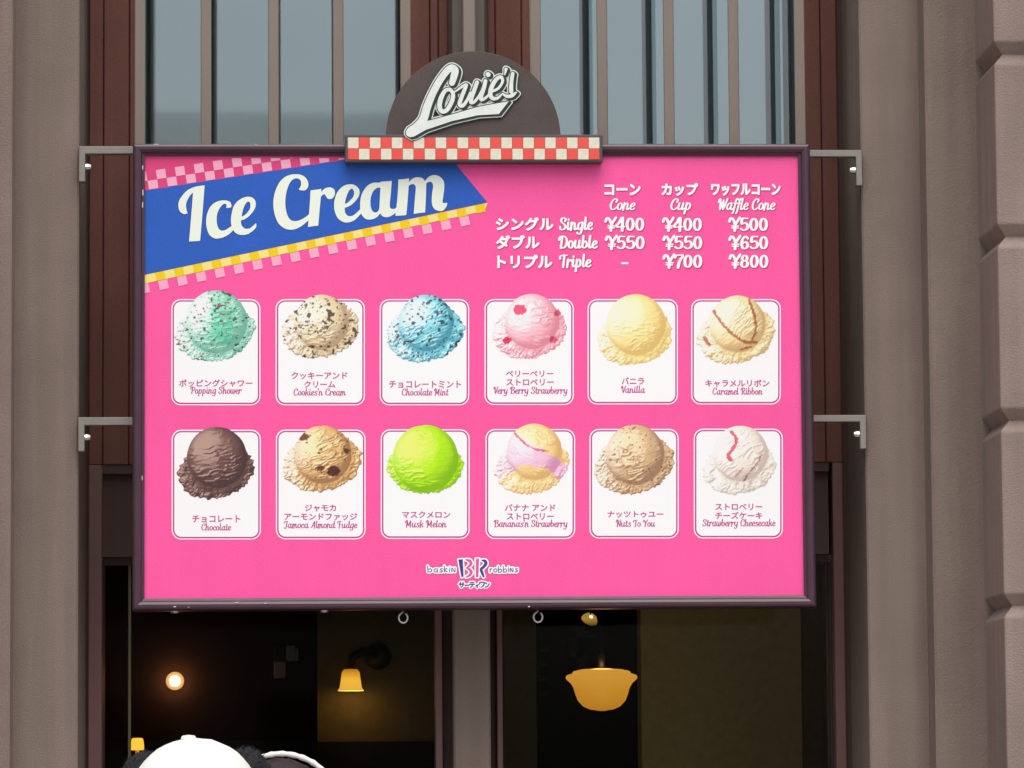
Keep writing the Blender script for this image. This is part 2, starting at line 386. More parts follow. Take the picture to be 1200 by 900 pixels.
# ================================================================== interior lamps
WARM = (1.0, 0.55, 0.16)
def lamp_mat(name, col, s, base=(0.8, 0.6, 0.3), top=None):
    m = mat(name, base, 0.35, emit=col, estr=s)
    if top:                                     # the glass glows unevenly, brightest nearest its bulb
        t = m.node_tree; tc = t.nodes.new('ShaderNodeTexCoord'); sx = t.nodes.new('ShaderNodeSeparateXYZ'); rp = t.nodes.new('ShaderNodeValToRGB')
        t.links.new(tc.outputs['Generated'], sx.inputs[0]); t.links.new(sx.outputs['Z'], rp.inputs[0])
        rp.color_ramp.elements[0].color = (*top[0], 1)
        e_ = rp.color_ramp.elements.new(0.5); e_.color = (*col, 1)
        rp.color_ramp.elements[-1].color = (*top[1], 1)
        t.links.new(rp.outputs[0], t.nodes['Principled BSDF'].inputs['Emission Color'])
    return m
def point(name, loc, power, r, parent, col=(1, 0.55, 0.2)):
    l = bpy.data.lights.new(name, 'POINT'); l.energy = power; l.shadow_soft_size = r; l.color = col
    o = bpy.data.objects.new(name, l); COL.objects.link(o); o.parent = parent; o.location = Vector(loc)-orig(parent); return o
IRON = mat('dark_iron', (0.02, 0.016, 0.014), 0.5, metal=0.5)
BRASS = mat('aged_brass', (0.55, 0.36, 0.12), 0.3, metal=0.9)
def pxm(d): return (d+13.9)/FPX             # metres per photo pixel at depth d
# round bare bulb lamp on the dark red wall
Y0 = 3.55; c = W(205, 798, Y0); s = pxm(Y0)
t = empty('bulb_wall_lamp', (c[0], 3.6, c[2]), 'bare round white bulb glowing with an orange halo on the dark wall at left', 'lamp')
bm = bmesh.new(); bmesh.ops.create_uvsphere(bm, u_segments=24, v_segments=16, radius=6.2*s, matrix=Matrix.Translation(Vector(c)))
emit('bulb', bm, lamp_mat('bulb_glow', (1.0, 0.50, 0.20), 120.0), t, smooth=True)
gm = bpy.data.materials.new('bulb_halo_glow'); gm.use_nodes = True; gt = gm.node_tree; gt.nodes.clear()
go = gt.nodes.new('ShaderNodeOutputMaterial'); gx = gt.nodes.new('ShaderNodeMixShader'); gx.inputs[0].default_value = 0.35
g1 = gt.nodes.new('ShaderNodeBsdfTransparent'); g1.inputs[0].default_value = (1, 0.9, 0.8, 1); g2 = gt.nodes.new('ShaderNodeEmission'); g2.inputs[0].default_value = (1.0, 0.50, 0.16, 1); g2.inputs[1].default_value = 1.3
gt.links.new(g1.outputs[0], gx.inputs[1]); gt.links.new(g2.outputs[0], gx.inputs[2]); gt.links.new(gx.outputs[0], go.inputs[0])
for gr_ in (8.6, 10.6):  # glowing shells added around the bulb to imitate its halo
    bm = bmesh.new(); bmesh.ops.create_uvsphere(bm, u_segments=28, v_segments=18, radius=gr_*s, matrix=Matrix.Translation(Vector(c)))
    emit('halo_shell', bm, gm, t, smooth=True)
bm = bmesh.new(); lathe(bm, [(0, 0), (0.022, 0), (0.018, 0.02), (0.012, 0.05)], (c[0], 3.6, c[2]), 20, 'Y')
emit('socket', bm, BRASS, t, smooth=True)
# bell sconce
Y0 = 3.08; s = pxm(Y0); c = W(411, 797, Y0)
t = empty('bell_wall_sconce', (c[0]+0.10, 3.2, c[2]+0.09), 'lit yellow bell-shaped glass sconce on a dark round wall plate', 'lamp')
bm = bmesh.new(); lathe(bm, [(15.5*s, -12.5*s), (13*s, -9*s), (11.6*s, 0), (10.5*s, 9*s), (8*s, 12.5*s), (0, 13*s)], c, 28)
emit('shade', bm, lamp_mat('sconce_glass_glow', (0.95, 0.46, 0.03), 0.9, top=((0.75, 0.40, 0.06), (0.42, 0.14, 0.004))), t, smooth=True)
bm = bmesh.new(); p = W(443, 769, 3.2); lathe(bm, [(0, 0.04), (0.028, 0.035), (0.052, 0.015), (0.055, 0)], (p[0], 3.2, p[2]), 28, 'Y')
emit('wall_plate', bm, IRON, t, smooth=True)
bm = bmesh.new(); a = W(440, 769, 3.16); b = W(425, 764, 3.08); d = W(413, 770, Y0); f = W(411, 783, Y0)
tube(bm, [a, b, d, f], [0.012, 0.02, 0.018, 0.02]); emit('arm', bm, IRON, t, smooth=True)
point('sconce_light', (c[0]+0.02, Y0+0.0, c[2]-13*s), 0.40, 0.02, t, (1, 0.6, 0.12))
# small lamp low left
Y0 = 3.3; s = pxm(Y0); c = W(161, 872, Y0)
t = empty('small_table_lamp', (c[0], Y0, Z(990, Y0)), 'tiny lit amber lamp shade low behind the glass at far left', 'lamp')
bm = bmesh.new(); lathe(bm, [(8*s, -7*s), (7.6*s, 0), (6.6*s, 6*s), (5*s, 7*s), (0, 7.2*s)], c, 20)
emit('shade', bm, lamp_mat('small_shade_glow', (1.0, 0.55, 0.04), 1.0), t, smooth=True)
bm = bmesh.new(); lathe(bm, [(0.06, Z(990, Y0)-c[2]), (0.055, Z(990, Y0)-c[2]+0.02), (0.008, Z(990, Y0)-c[2]+0.04), (0.008, 0), (0, 0)], c, 16)
emit('stem', bm, BRASS, t, smooth=True)
boxo('side_table', c[0]-0.3, c[0]+0.3, Y0-0.2, Y0+0.22, 0.03, Z(990, Y0)-0.0, INK)['label'] = 'dark side table under the small amber lamp'
bpy.data.objects['side_table']['category'] = 'table'
# pendant bowl
Y0 = 1.7; s = pxm(Y0); c = W(705, 808, Y0)
t = empty('bowl_pendant_lamp', (c[0], Y0, 3.6), 'glowing amber schoolhouse bowl pendant hanging behind the right window', 'lamp')
pr = [(0, -25), (4.5, -24.9), (6, -24.3), (14, -23.2), (22, -19.5), (28, -13), (31, -5), (33, 2), (36.2, 7.5), (40.4, 11), (42, 13.2), (42, 15), (40.4, 17), (35, 18.6), (34, 19.4), (33.4, 21.3), (24, 23.4), (10, 24.4), (6, 24.6), (0, 24.6)]
bm = bmesh.new(); lathe(bm, [(r*s, h*s) for r, h in pr], c, 48)
emit('glass_bowl', bm, lamp_mat('amber_glass_glow', (0.66, 0.275, 0.02), 0.72, base=(0.42, 0.25, 0.07), top=((0.56, 0.22, 0.012), (0.78, 0.36, 0.045))), t, smooth=True)
bm = bmesh.new(); lathe(bm, [(0.014, 24*s), (0.014, 40*s), (0.004, 42*s), (0.004, 3.6-c[2]), (0, 3.6-c[2])], c, 12)
emit('stem', bm, IRON, t, smooth=True)
point('bowl_light', (c[0], Y0-0.02, c[2]+30*s), 0.5, 0.05, t)
# small brass pendant reflector just under the sign
Y0 = 2.2; s = pxm(Y0); c = W(692, 724, Y0)
t = empty('brass_spot_lamp', (c[0], Y0, 3.6), 'small tilted gold ring spot lamp just below the menu sign', 'lamp')
bm = bmesh.new()
vs = lathe(bm, [(2*s, 4*s), (7*s, 2*s), (9.6*s, -2*s), (10*s, -4*s), (8*s, -3.4*s), (5*s, 1*s), (0, 2.2*s)], (0, 0, 0), 24)
bmesh.ops.rotate(bm, cent=(0, 0, 0), matrix=Matrix.Rotation(math.radians(38), 3, 'X') @ Matrix.Rotation(math.radians(20), 3, 'Y'), verts=bm.verts)
bmesh.ops.translate(bm, vec=c, verts=bm.verts)
emit('reflector', bm, lamp_mat('gold_reflector_glow', (1.0, 0.55, 0.12), 0.30, base=(0.7, 0.45, 0.12), top=((0.02, 0.012, 0.0), (1.0, 0.6, 0.15))), t, smooth=True)
bm = bmesh.new(); bmesh.ops.create_uvsphere(bm, u_segments=12, v_segments=8, radius=2.8*s, matrix=Matrix.Translation(Vector(c)+Vector((0, -0.01, 0.0))))
emit('bulb', bm, lamp_mat('spot_bulb_glow', (1.0, 0.8, 0.4), 1.6), t, smooth=True)
bm = bmesh.new(); lathe(bm, [(0.003, 0.01), (0.003, 3.6-c[2]), (0, 3.6-c[2])], c, 8); emit('stem', bm, IRON, t)
# checkered wall ornaments
TD = mat('dim_cream_tile', (0.32, 0.25, 0.21), 0.6); TB = mat('black_tile', (0.004, 0.004, 0.004), 0.6); TP = mat('dim_plum_tile', (0.12, 0.08, 0.14), 0.6)
def tiles(name, label, Y0, rects):
    x = X(rects[0][0], Y0); t = empty(name, (x, Y0+0.02, Z(rects[0][3], Y0)), label, 'wall decoration', 'checkered wall decorations inside the restaurant')
    for (a, b, c0, d0, m) in rects:
        boxo('tile', X(a, Y0), X(c0, Y0), Y0, Y0+0.012, Z(d0, Y0), Z(b, Y0), m, t, bevel=0.002)
tiles('checkered_decoration', 'small cream and black checkered wall decoration behind the left window', 3.585-0.02,
      [(320.5, 774, 334, 793, TD), (320.5, 755.5, 334, 773.5, TB), (334.5, 755, 345, 773, TD), (345.5, 758, 349, 773, TD)])
tiles('checkered_decoration', 'stepped grey tile decoration between gold spot lamp and amber pendant', 5.98-0.02,
      [(673, 731, 683, 745, TD), (673, 744.5, 694, 747.5, TD), (664, 748, 673, 770, TD), (673.5, 770, 685, 786, TD)])
tiles('checkered_decoration', 'faint column of plum dashes left of the amber pendant', 5.98-0.02,
      [(629, 758+17*k, 641, 764+17*k, TP) for k in range(4)])

# ================================================================== 2-D shapes for prints
def cr(pts, n=6, closed=True):
    """Catmull-Rom through points; (x, y, 1) is a corner"""
    N = len(pts); P = [np.array(p[:2], float) for p in pts]; C = [len(p) > 2 for p in pts]
    res = []
    for i in range(N if closed else N-1):
        p1, p2 = P[i], P[(i+1) % N]
        p0 = P[i-1] if (closed or i > 0) else p1
        p3 = P[(i+2) % N] if (closed or i < N-2) else p2
        if C[i]: p0 = p1
        if C[(i+1) % N]: p3 = p2
        for k in range(n):
            t = k/n
            res.append(0.5*((2*p1)+(-p0+p2)*t+(2*p0-5*p1+4*p2-p3)*t*t+(-p0+3*p1-3*p2+p3)*t**3))
    if not closed: res.append(P[-1])
    return np.array(res)
class Field:
    def __init__(s, x0, y0, x1, y1, h, pad=3.0):
        s.h = h; s.pad = pad
        s.xs = np.arange(x0-pad-h, x1+pad+h, h); s.ys = np.arange(y0-pad-h, y1+pad+h, h)
        s.f = np.full((len(s.ys), len(s.xs)), pad*1.0+h)
    def win(s, a0, a1, b0, b1):
        i0 = max(0, int((a0-s.xs[0])/s.h)); i1 = min(len(s.xs), int((a1-s.xs[0])/s.h)+2)
        j0 = max(0, int((b0-s.ys[0])/s.h)); j1 = min(len(s.ys), int((b1-s.ys[0])/s.h)+2)
        return i0, i1, j0, j1
    def seg(s, p, q, r0, r1, arr=None):
        f = s.f if arr is None else arr
        m = max(r0, r1)+s.pad
        i0, i1, j0, j1 = s.win(min(p[0], q[0])-m, max(p[0], q[0])+m, min(p[1], q[1])-m, max(p[1], q[1])+m)
        if i1 <= i0 or j1 <= j0: return
        gx = s.xs[None, i0:i1]; gy = s.ys[j0:j1, None]
        dx, dy = q[0]-p[0], q[1]-p[1]; L = dx*dx+dy*dy+1e-12
        t = np.clip(((gx-p[0])*dx+(gy-p[1])*dy)/L, 0, 1)
        d = np.hypot(gx-p[0]-t*dx, gy-p[1]-t*dy)-(r0+(r1-r0)*t)
        f[j0:j1, i0:i1] = np.minimum(f[j0:j1, i0:i1], d)
    def stroke(s, pts, smooth=True, n=5):
        pts = np.array(pts, float)
        if smooth and len(pts) > 2:
            xy = cr([tuple(p[:2]) for p in pts], n, False)
            k = np.linspace(0, len(pts)-1, len(xy)); r = np.interp(k, range(len(pts)), pts[:, 2])
        else: xy, r = pts[:, :2], pts[:, 2]
        for a, b, ra, rb in zip(xy[:-1], xy[1:], r[:-1], r[1:]): s.seg(a, b, ra, rb)
    def poly(s, loops):
        allp = np.concatenate(loops)
        m = s.pad
        i0, i1, j0, j1 = s.win(allp[:, 0].min()-m, allp[:, 0].max()+m, allp[:, 1].min()-m, allp[:, 1].max()+m)
        gx = s.xs[None, i0:i1]; gy = s.ys[j0:j1, None]
        ins = np.zeros((j1-j0, i1-i0), bool); d = np.full((j1-j0, i1-i0), 1e9)
        for lp in loops:
            for a, b in zip(lp, np.roll(lp, -1, 0)):
                if abs(a[1]-b[1]) > 1e-9:
                    cross = ((a[1] > gy) != (b[1] > gy))
                    xi = a[0]+(gy-a[1])*(b[0]-a[0])/(b[1]-a[1])
                    ins ^= cross & (gx < xi)
                dx, dy = b-a; L = dx*dx+dy*dy+1e-12
                t = np.clip(((gx-a[0])*dx+(gy-a[1])*dy)/L, 0, 1)
                d = np.minimum(d, np.hypot(gx-a[0]-t*dx, gy-a[1]-t*dy))
        d = np.where(ins, -d, d)
        s.f[j0:j1, i0:i1] = np.minimum(s.f[j0:j1, i0:i1], d)
    def shifted(s, dx, dy):
        g = Field.__new__(Field); g.h, g.pad, g.xs, g.ys = s.h, s.pad, s.xs, s.ys
        a, b = int(round(dx/s.h)), int(round(dy/s.h))
        g.f = np.roll(np.roll(s.f, b, 0), a, 1); return g

def field_mesh(xs, ys, f, Y, m, name, parent):
    """filled region f<0 as one flat mesh on plane Y (row runs + border polygons)"""
    ins = f < 0
    verts = []; faces = []; vid = {}
    def V(key, x, y):
        k = vid.get(key)
        if k is None: k = len(verts); vid[key] = k; verts.append((x, y))
        return k
    ny, nx = f.shape
    full = ins[:-1, :-1] & ins[1:, :-1] & ins[:-1, 1:] & ins[1:, 1:]
    anyc = ins[:-1, :-1] | ins[1:, :-1] | ins[:-1, 1:] | ins[1:, 1:]
    for j in range(ny-1):
        row = full[j]
        if row.any():
            dd = np.diff(np.concatenate([[0], row.astype(np.int8), [0]]))
            for a, b in zip(np.where(dd == 1)[0], np.where(dd == -1)[0]):
                faces.append((V(('c', j, a), xs[a], ys[j]), V(('c', j, b), xs[b], ys[j]), V(('c', j+1, b), xs[b], ys[j+1]), V(('c', j+1, a), xs[a], ys[j+1])))
        for i in np.where(anyc[j] & ~row)[0]:
            cs = ((j, i), (j, i+1), (j+1, i+1), (j+1, i)); pol = []
            for k in range(4):
                (ja, ia), (jb, ib) = cs[k], cs[(k+1) % 4]
                A, B = f[ja, ia], f[jb, ib]
                if A < 0: pol.append(V(('c', ja, ia), xs[ia], ys[ja]))
                if (A < 0) != (B < 0):
                    t = A/(A-B); key = ('e', min((ja, ia), (jb, ib)), max((ja, ia), (jb, ib)))
                    pol.append(V(key, xs[ia]+(xs[ib]-xs[ia])*t, ys[ja]+(ys[jb]-ys[ja])*t))
            if len(pol) > 2: faces.append(tuple(pol))
    if not verts: return None
    return flat_mesh(name, np.array(verts), faces, Y, m, parent)
def flat_mesh(name, v2, faces, Y, m, parent):
    p = W(v2[:, 0], v2[:, 1], Y) - np.array(orig(parent))
    me = bpy.data.meshes.new(name)
    me.from_pydata([tuple(q) for q in p], [], [tuple(int(k) for k in reversed(fc)) for fc in faces])
    me.update()
    if len(me.polygons) and sum(pl.normal.y*pl.area for pl in me.polygons) > 0: me.flip_normals()
    return link(name, me, m, parent)
def flat_poly(name, pts, Y, m, parent):
    return flat_mesh(name, np.array(pts, float), [tuple(range(len(pts)))], Y, m, parent)

# ------------------------------------------------------------------ brush-script stroke font (x height 100, caps 160)
def ring(cx, cy, rx, ry, n=14): return [(cx+rx*math.sin(2*PI*i/n), cy+ry*math.cos(2*PI*i/n)) for i in range(n+1)]
BOWL = [(62, 86), (44, 97), (22, 80), (13, 42), (24, 9), (42, 12), (60, 40)]
G = {
'a': ([BOWL, [(65, 97), (60, 40), (63, 12), (76, 6), (88, 20)]], 83), 'b': ([[(20, 160), (15, 60), (18, 20), (36, 5), (58, 25), (63, 60), (50, 90), (34, 88), (19, 66)]], 74),
'c': ([[(56, 76), (48, 96), (24, 82), (13, 45), (22, 12), (42, 5), (64, 24)]], 62), 'd': ([BOWL, [(68, 160), (60, 40), (63, 12), (76, 6), (88, 20)]], 83),
'e': ([[(16, 44), (46, 58), (56, 80), (42, 97), (22, 82), (12, 45), (22, 11), (42, 5), (62, 24)]], 62), 'f': ([[(60, 146), (46, 162), (32, 140), (26, 60), (18, -38), (4, -50)], [(8, 94), (52, 94)]], 46),
'g': ([BOWL, [(65, 97), (58, 0), (44, -46), (20, -52), (8, -36)]], 76), 'h': ([[(20, 160), (14, 0)], [(16, 55), (34, 92), (54, 88), (56, 55), (54, 18), (64, 5), (78, 20)]], 80),
'i': ([[(20, 97), (16, 30), (22, 7), (34, 9), (44, 22)], [(22, 133), (22, 137)]], 42), 'k': ([[(20, 160), (14, 0)], [(56, 92), (36, 60), (20, 48)], [(32, 56), (48, 40), (54, 10), (72, 16)]], 72),
'l': ([[(21, 160), (16, 30), (24, 6), (44, 22)]], 42), 'm': ([[(16, 96), (12, 0)], [(14, 55), (32, 93), (46, 86), (46, 60), (43, 0)], [(46, 55), (64, 93), (79, 86), (80, 28), (90, 5), (106, 22)]], 106),
'n': ([[(16, 96), (12, 0)], [(14, 55), (34, 93), (52, 88), (55, 55), (53, 18), (64, 5), (80, 20)]], 80), 'o': ([ring(37, 51, 24, 45)], 70),
'p': ([[(19, 97), (12, -52)], [(16, 60), (36, 95), (57, 84), (61, 45), (46, 8), (28, 8), (17, 24)]], 76), 'r': ([[(18, 96), (13, 0)], [(15, 50), (32, 88), (52, 94), (58, 78)]], 60),
's': ([[(56, 80), (42, 97), (22, 86), (24, 62), (50, 40), (50, 14), (28, 4), (10, 20)]], 62), 't': ([[(26, 138), (18, 30), (28, 5), (48, 22)], [(6, 94), (46, 94)]], 48),
'u': ([[(18, 97), (13, 35), (24, 6), (42, 12), (57, 42)], [(63, 97), (58, 28), (66, 5), (82, 22)]], 84), 'v': ([[(14, 92), (18, 40), (32, 5), (54, 40), (60, 78), (50, 96)]], 66),
'w': ([[(14, 97), (11, 35), (24, 5), (42, 20), (50, 60), (52, 94)], [(50, 60), (54, 12), (70, 5), (86, 50), (86, 94)]], 96), 'y': ([[(18, 97), (13, 40), (26, 10), (42, 16), (58, 50)], [(64, 97), (57, 0), (42, -46), (20, -52), (8, -36)]], 78),
'A': ([[(8, 12), (34, 40), (76, 156), (78, 0)], [(30, 55), (86, 60)]], 96), 'B': ([[(34, 150), (26, 0)], [(5, 112), (14, 148), (56, 158), (80, 126), (64, 92), (38, 86)], [(60, 88), (88, 58), (78, 14), (44, 2), (24, 4)]], 96),
'C': ([[(70, 112), (80, 142), (54, 158), (26, 130), (14, 70), (26, 18), (52, 4), (84, 30)]], 86), 'D': ([[(36, 148), (28, 4)], [(5, 112), (12, 146), (50, 158), (86, 124), (90, 62), (68, 12), (28, 4)]], 100),
'F': ([[(5, 118), (16, 152), (84, 155)], [(46, 152), (38, 0)], [(42, 80), (74, 84)]], 80), 'J': ([[(10, 120), (20, 152), (84, 154)], [(62, 152), (54, 20), (36, -8), (10, 10)]], 78),
'M': ([[(5, 110), (14, 148), (34, 150), (28, 0)], [(36, 150), (60, 40), (96, 152), (93, 18), (108, 4)]], 116), 'N': ([[(5, 110), (14, 148), (34, 150), (28, 0)], [(36, 150), (78, 6), (86, 156)]], 98),
'P': ([[(5, 110), (14, 146), (50, 158), (82, 130), (76, 86), (42, 72)], [(38, 148), (30, 0)]], 84), 'R': ([[(5, 110), (14, 146), (50, 158), (80, 130), (74, 90), (42, 76)], [(38, 148), (30, 0)], [(48, 76), (66, 44), (72, 8), (90, 16)]], 94),
'S': ([[(66, 116), (72, 144), (42, 158), (20, 132), (30, 100), (62, 70), (72, 34), (50, 5), (20, 8), (12, 38)]], 84), 'T': ([[(5, 110), (12, 146), (86, 154)], [(52, 150), (45, 0)]], 78),
'V': ([[(5, 112), (14, 150), (30, 140), (42, 6), (82, 156)]], 78), 'W': ([[(5, 112), (14, 150), (28, 140), (38, 6), (66, 140), (76, 6), (112, 156)]], 110),
'Y': ([[(5, 112), (16, 150), (32, 130), (50, 76)], [(84, 156), (50, 76), (44, 0)]], 80), '\u00a5': ([[(5, 112), (16, 150), (34, 140), (54, 72)], [(88, 156), (54, 72), (50, 0)], [(26, 56), (80, 56)], [(26, 32), (78, 32)]], 88),
'0': ([ring(38, 75, 25, 70)], 78), '4': ([[(46, 148), (30, 100), (8, 46), (74, 46)], [(56, 150), (54, 0)]], 80), '5': ([[(66, 147), (22, 145), (18, 84), (44, 94), (64, 68), (60, 22), (34, 4), (10, 22)]], 76),
'6': ([[(62, 128), (44, 150), (22, 120), (14, 60), (26, 8), (50, 8), (64, 45), (48, 84), (20, 66)]], 76), '7': ([[(8, 126), (16, 146), (70, 146), (46, 80), (34, 0)]], 74), '8': ([ring(38, 112, 20, 33), ring(38, 42, 25, 38)], 78),
"'": ([[(16, 160), (10, 124)]], 24), ' ': ([], 42), '-': ([[(8, 50), (46, 50)]], 54)}
def script_field(text, x0, x1, base, xh, rx=15.5, ry=8.0, shear=0.14, h=0.22, pad=1.6):
    wid = sum(G[c][1] for c in text)
    strokes = []; pen = 0
    for c in text:
        for st in G[c][0]:
            xy = cr([tuple(p) for p in st], 5, False) if len(st) > 2 else np.array(st, float)
            xy = xy.copy(); xy[:, 0] += pen + shear*xy[:, 1]; strokes.append(xy)
        pen += G[c][1]
    mn = min(s_[:, 0].min() for s_ in strokes)-rx; mx = max(s_[:, 0].max() for s_ in strokes)+rx
    kx = (x1-x0)/(mx-mn); ky = xh/100.0
    F = Field(x0, base-170*ky, x1, base+60*ky, h, pad)
    for xy in strokes:
        q = np.stack([x0+(xy[:, 0]-mn)*kx, base-xy[:, 1]*ky], 1)
        d = np.gradient(q, axis=0) if len(q) > 1 else np.zeros_like(q)
        d /= (np.hypot(d[:, 0], d[:, 1])[:, None]+1e-9)
        r = np.sqrt((rx*kx*d[:, 1])**2+(ry*ky*d[:, 0])**2)
        r = np.convolve(np.pad(r, 1, 'edge'), [.25, .5, .25], 'valid')
        for a, b, ra, rb in zip(q[:-1], q[1:], r[:-1], r[1:]): F.seg(a, b, ra, rb)
    return F

# ------------------------------------------------------------------ kana text through Blender's built-in font
def kana_mesh(text, off=0.0):
    cu = bpy.data.curves.new('kana', 'FONT'); cu.body = text; cu.size = 1.0; cu.offset = off; cu.resolution_u = 2; cu.fill_mode = 'FRONT'
    ob = bpy.data.objects.new('kana', cu); COL.objects.link(ob)
    dg = bpy.context.evaluated_depsgraph_get(); me = bpy.data.meshes.new_from_object(ob.evaluated_get(dg))
    v = np.array([q.co[:2] for q in me.vertices]); fs = [tuple(p.vertices) for p in me.polygons]
    bpy.data.objects.remove(ob); bpy.data.curves.remove(cu); bpy.data.meshes.remove(me)
    return v, fs
KCACHE = {}
def kana_field(text, x0, x1, y0, y1, h=0.16, pad=1.6):
    if text not in KCACHE: KCACHE[text] = kana_mesh(text)
    v, fs = KCACHE[text]
    cnt = {}
    for fc in fs:
        for a, b in zip(fc, fc[1:]+fc[:1]): cnt[(min(a, b), max(a, b))] = cnt.get((min(a, b), max(a, b)), 0)+1
    lo = v.min(0); hi = v.max(0)
    q = np.stack([x0+(v[:, 0]-lo[0])/(hi[0]-lo[0])*(x1-x0), y1-(v[:, 1]-lo[1])/(hi[1]-lo[1])*(y1-y0)], 1)
    F = Field(x0, y0, x1, y1, h, pad)
    ins = np.zeros(F.f.shape, bool); gy = F.ys
    for (a, b), c in cnt.items():
        if c != 1: continue
        p_, q_ = q[a], q[b]; F.seg(p_, q_, 0, 0)
        if abs(p_[1]-q_[1]) > 1e-9:
            rows = np.where((p_[1] > gy) != (q_[1] > gy))[0]
            for j_ in rows:
                xi = p_[0]+(gy[j_]-p_[1])*(q_[0]-p_[0])/(q_[1]-p_[1])
                ins[j_] ^= F.xs < xi
    F.f = np.where(ins, -F.f, F.f)
    return F
def kana(text, x0, x1, y0, y1, Y, m, parent, name, bold=0.25, dx=0.0, dy=0.0):
    F = kana_field(text, x0+bold, x1-bold, y0+bold*.5, y1-bold*.5)
    if dx or dy: F = F.shifted(dx, dy)
    return field_mesh(F.xs, F.ys, F.f-bold, Y, m, name, parent)

# ================================================================== MENU SIGN
YF, YPN = -0.085, -0.062                  # frame front, printed panel
xl, xr = X(155.1, YF, 442), X(953.4, YF, 442)
zt, zb = Z(168.0, YF, 552), Z(713.5, YF, 552)
sign = empty('menu_sign', ((xl+xr)/2, YPN, zb), 'large framed pink ice cream menu board bracketed between the taupe walls', 'sign')
sign.rotation_euler = (0, 0, 0)
FWD = 0.039
# moulded frame: four mitred members
def frame_member(p0, p1, inward, name):
    # profile across the member: (distance from outer edge, y)
    prof = [(0.0, 0.02), (0.0, YF+0.012), (0.004, YF+0.003), (0.010, YF), (0.019, YF), (0.027, YF+0.004), (0.031, YF+0.011), (FWD, YF+0.014), (FWD, YPN+0.006), (FWD, 0.02)]
    bm = bmesh.new(); rows = []
    p0, p1 = Vector(p0), Vector(p1); d = (p1-p0).normalized(); inn = Vector(inward)
    for (t_, y_) in prof:
        a = p0 + inn*t_ + d*t_; b = p1 + inn*t_ - d*t_
        rows.append((bm.verts.new((a.x, y_, a.z)), bm.verts.new((b.x, y_, b.z))))
    for r0, r1 in zip(rows[:-1], rows[1:]): bm.faces.new((r0[0], r0[1], r1[1], r1[0]))
    bm.faces.new((rows[-1][0], rows[-1][1], rows[0][1], rows[0][0]))
    bm.faces.new([r[0] for r in rows]); bm.faces.new([r[1] for r in reversed(rows)])
    bmesh.ops.recalc_face_normals(bm, faces=bm.faces)
    return emit('frame_rail', bm, PURP, sign)
frame_member((xl, 0, zt), (xr, 0, zt), (0, 0, -1), 'top'); frame_member((xl, 0, zb), (xr, 0, zb), (0, 0, 1), 'bottom')
frame_member((xl, 0, zb), (xl, 0, zt), (1, 0, 0), 'left'); frame_member((xr, 0, zb), (xr, 0, zt), (-1, 0, 0), 'right')
boxo('backing_box', xl+0.012, xr-0.012, -0.02, 0.03, zb+0.012, zt-0.012, GREYB, sign)
boxo('printed_panel', xl+0.030, xr-0.030, YPN, YPN+0.03, zb+0.030, zt-0.030, PINK, sign)
LY = lambda k: YPN-0.0005*k               # print layers
# paint chips on the frame
CHIP = mat('chipped_paint_primer', (0.62, 0.58, 0.56), 0.7)
bm = bmesh.new()
def chip(px, py, wpx, hpx, Y):
    c0 = W(px, py, Y); n = 7
    vv = [bm.verts.new((c0[0]+wpx*pxm(Y)/2*math.cos(2*PI*i/n)*random.uniform(.7, 1.1), Y, c0[2]+hpx*pxm(Y)/2*math.sin(2*PI*i/n)*random.uniform(.6, 1.1))) for i in range(n)]
    bm.faces.new(vv)
for a in ((183, 169.2, 9, 1.6), (203, 170.2, 8, 1.3), (215, 169.8, 10, 1.5), (300, 169.4, 5, 1.1)): chip(*a, YF-0.0012+0.006)
for a in ((167.3, 196, 1.6, 6), (167.4, 226, 1.8, 10), (167.2, 240, 1.5, 9), (166.6, 560, 1.2, 8)): chip(*a, YF+0.0105)
for a in ((205, 711, 4, 1.6), (221, 711.5, 3, 1.2), (277, 706, 7, 1), (620, 710.8, 3, 1.6), (311, 707, 4, 1)): chip(*a, YF-0.0012)
emit('paint_chips', bm, CHIP, sign)['kind'] = 'stuff'
# brackets
def bracket(side, ya, yb, leg):
    Y0 = 0.0
    sgn = 1 if side == 'r' else -1
    if side == 'r': x_in, x_out = xr-0.02, xAR-0.001
    else: x_in, x_out = xl+0.02, xAL+0.001
    z0, z1, z2 = Z(ya, Y0), Z(yb, Y0), Z(leg, Y0)
    bm = bmesh.new()
    th = 0.021
    # L profile extruded in y
    pts = [(x_in, z0), (x_out, z0), (x_out, z2), (x_out-sgn*th, z2), (x_out-sgn*th, z1), (x_in, z1)]
    f0 = [bm.verts.new((a, Y0+0.012, b)) for a, b in pts]; f1 = [bm.verts.new((a, Y0+0.052, b)) for a, b in pts]
    bm.faces.new(f0); bm.faces.new(list(reversed(f1)))
    for i in range(6): bm.faces.new((f0[i], f1[i], f1[(i+1) % 6], f0[(i+1) % 6]))
    bmesh.ops.recalc_face_normals(bm, faces=bm.faces)
    br = emit('bracket', bm, STEEL, sign, bevel=0.002)
    bm = bmesh.new(); zc = z1+(z2-z1)*0.45; xc = x_out-sgn*th
    lathe(bm, [(0, 0.020), (0.009, 0.018), (0.012, 0.010), (0.012, 0.0)] if sgn < 0 else [(0.012, 0.0), (0.012, -0.010), (0.009, -0.018), (0, -0.020)], (xc, 0.03, zc), 8, 'X')
    emit('bolt', bm, ZINC, br)
bracket('l', 170.5, 179.5, 212); bracket('l', 487, 496.5, 527)
bracket('r', 175, 183, 217); bracket('r', 487, 495, 527)
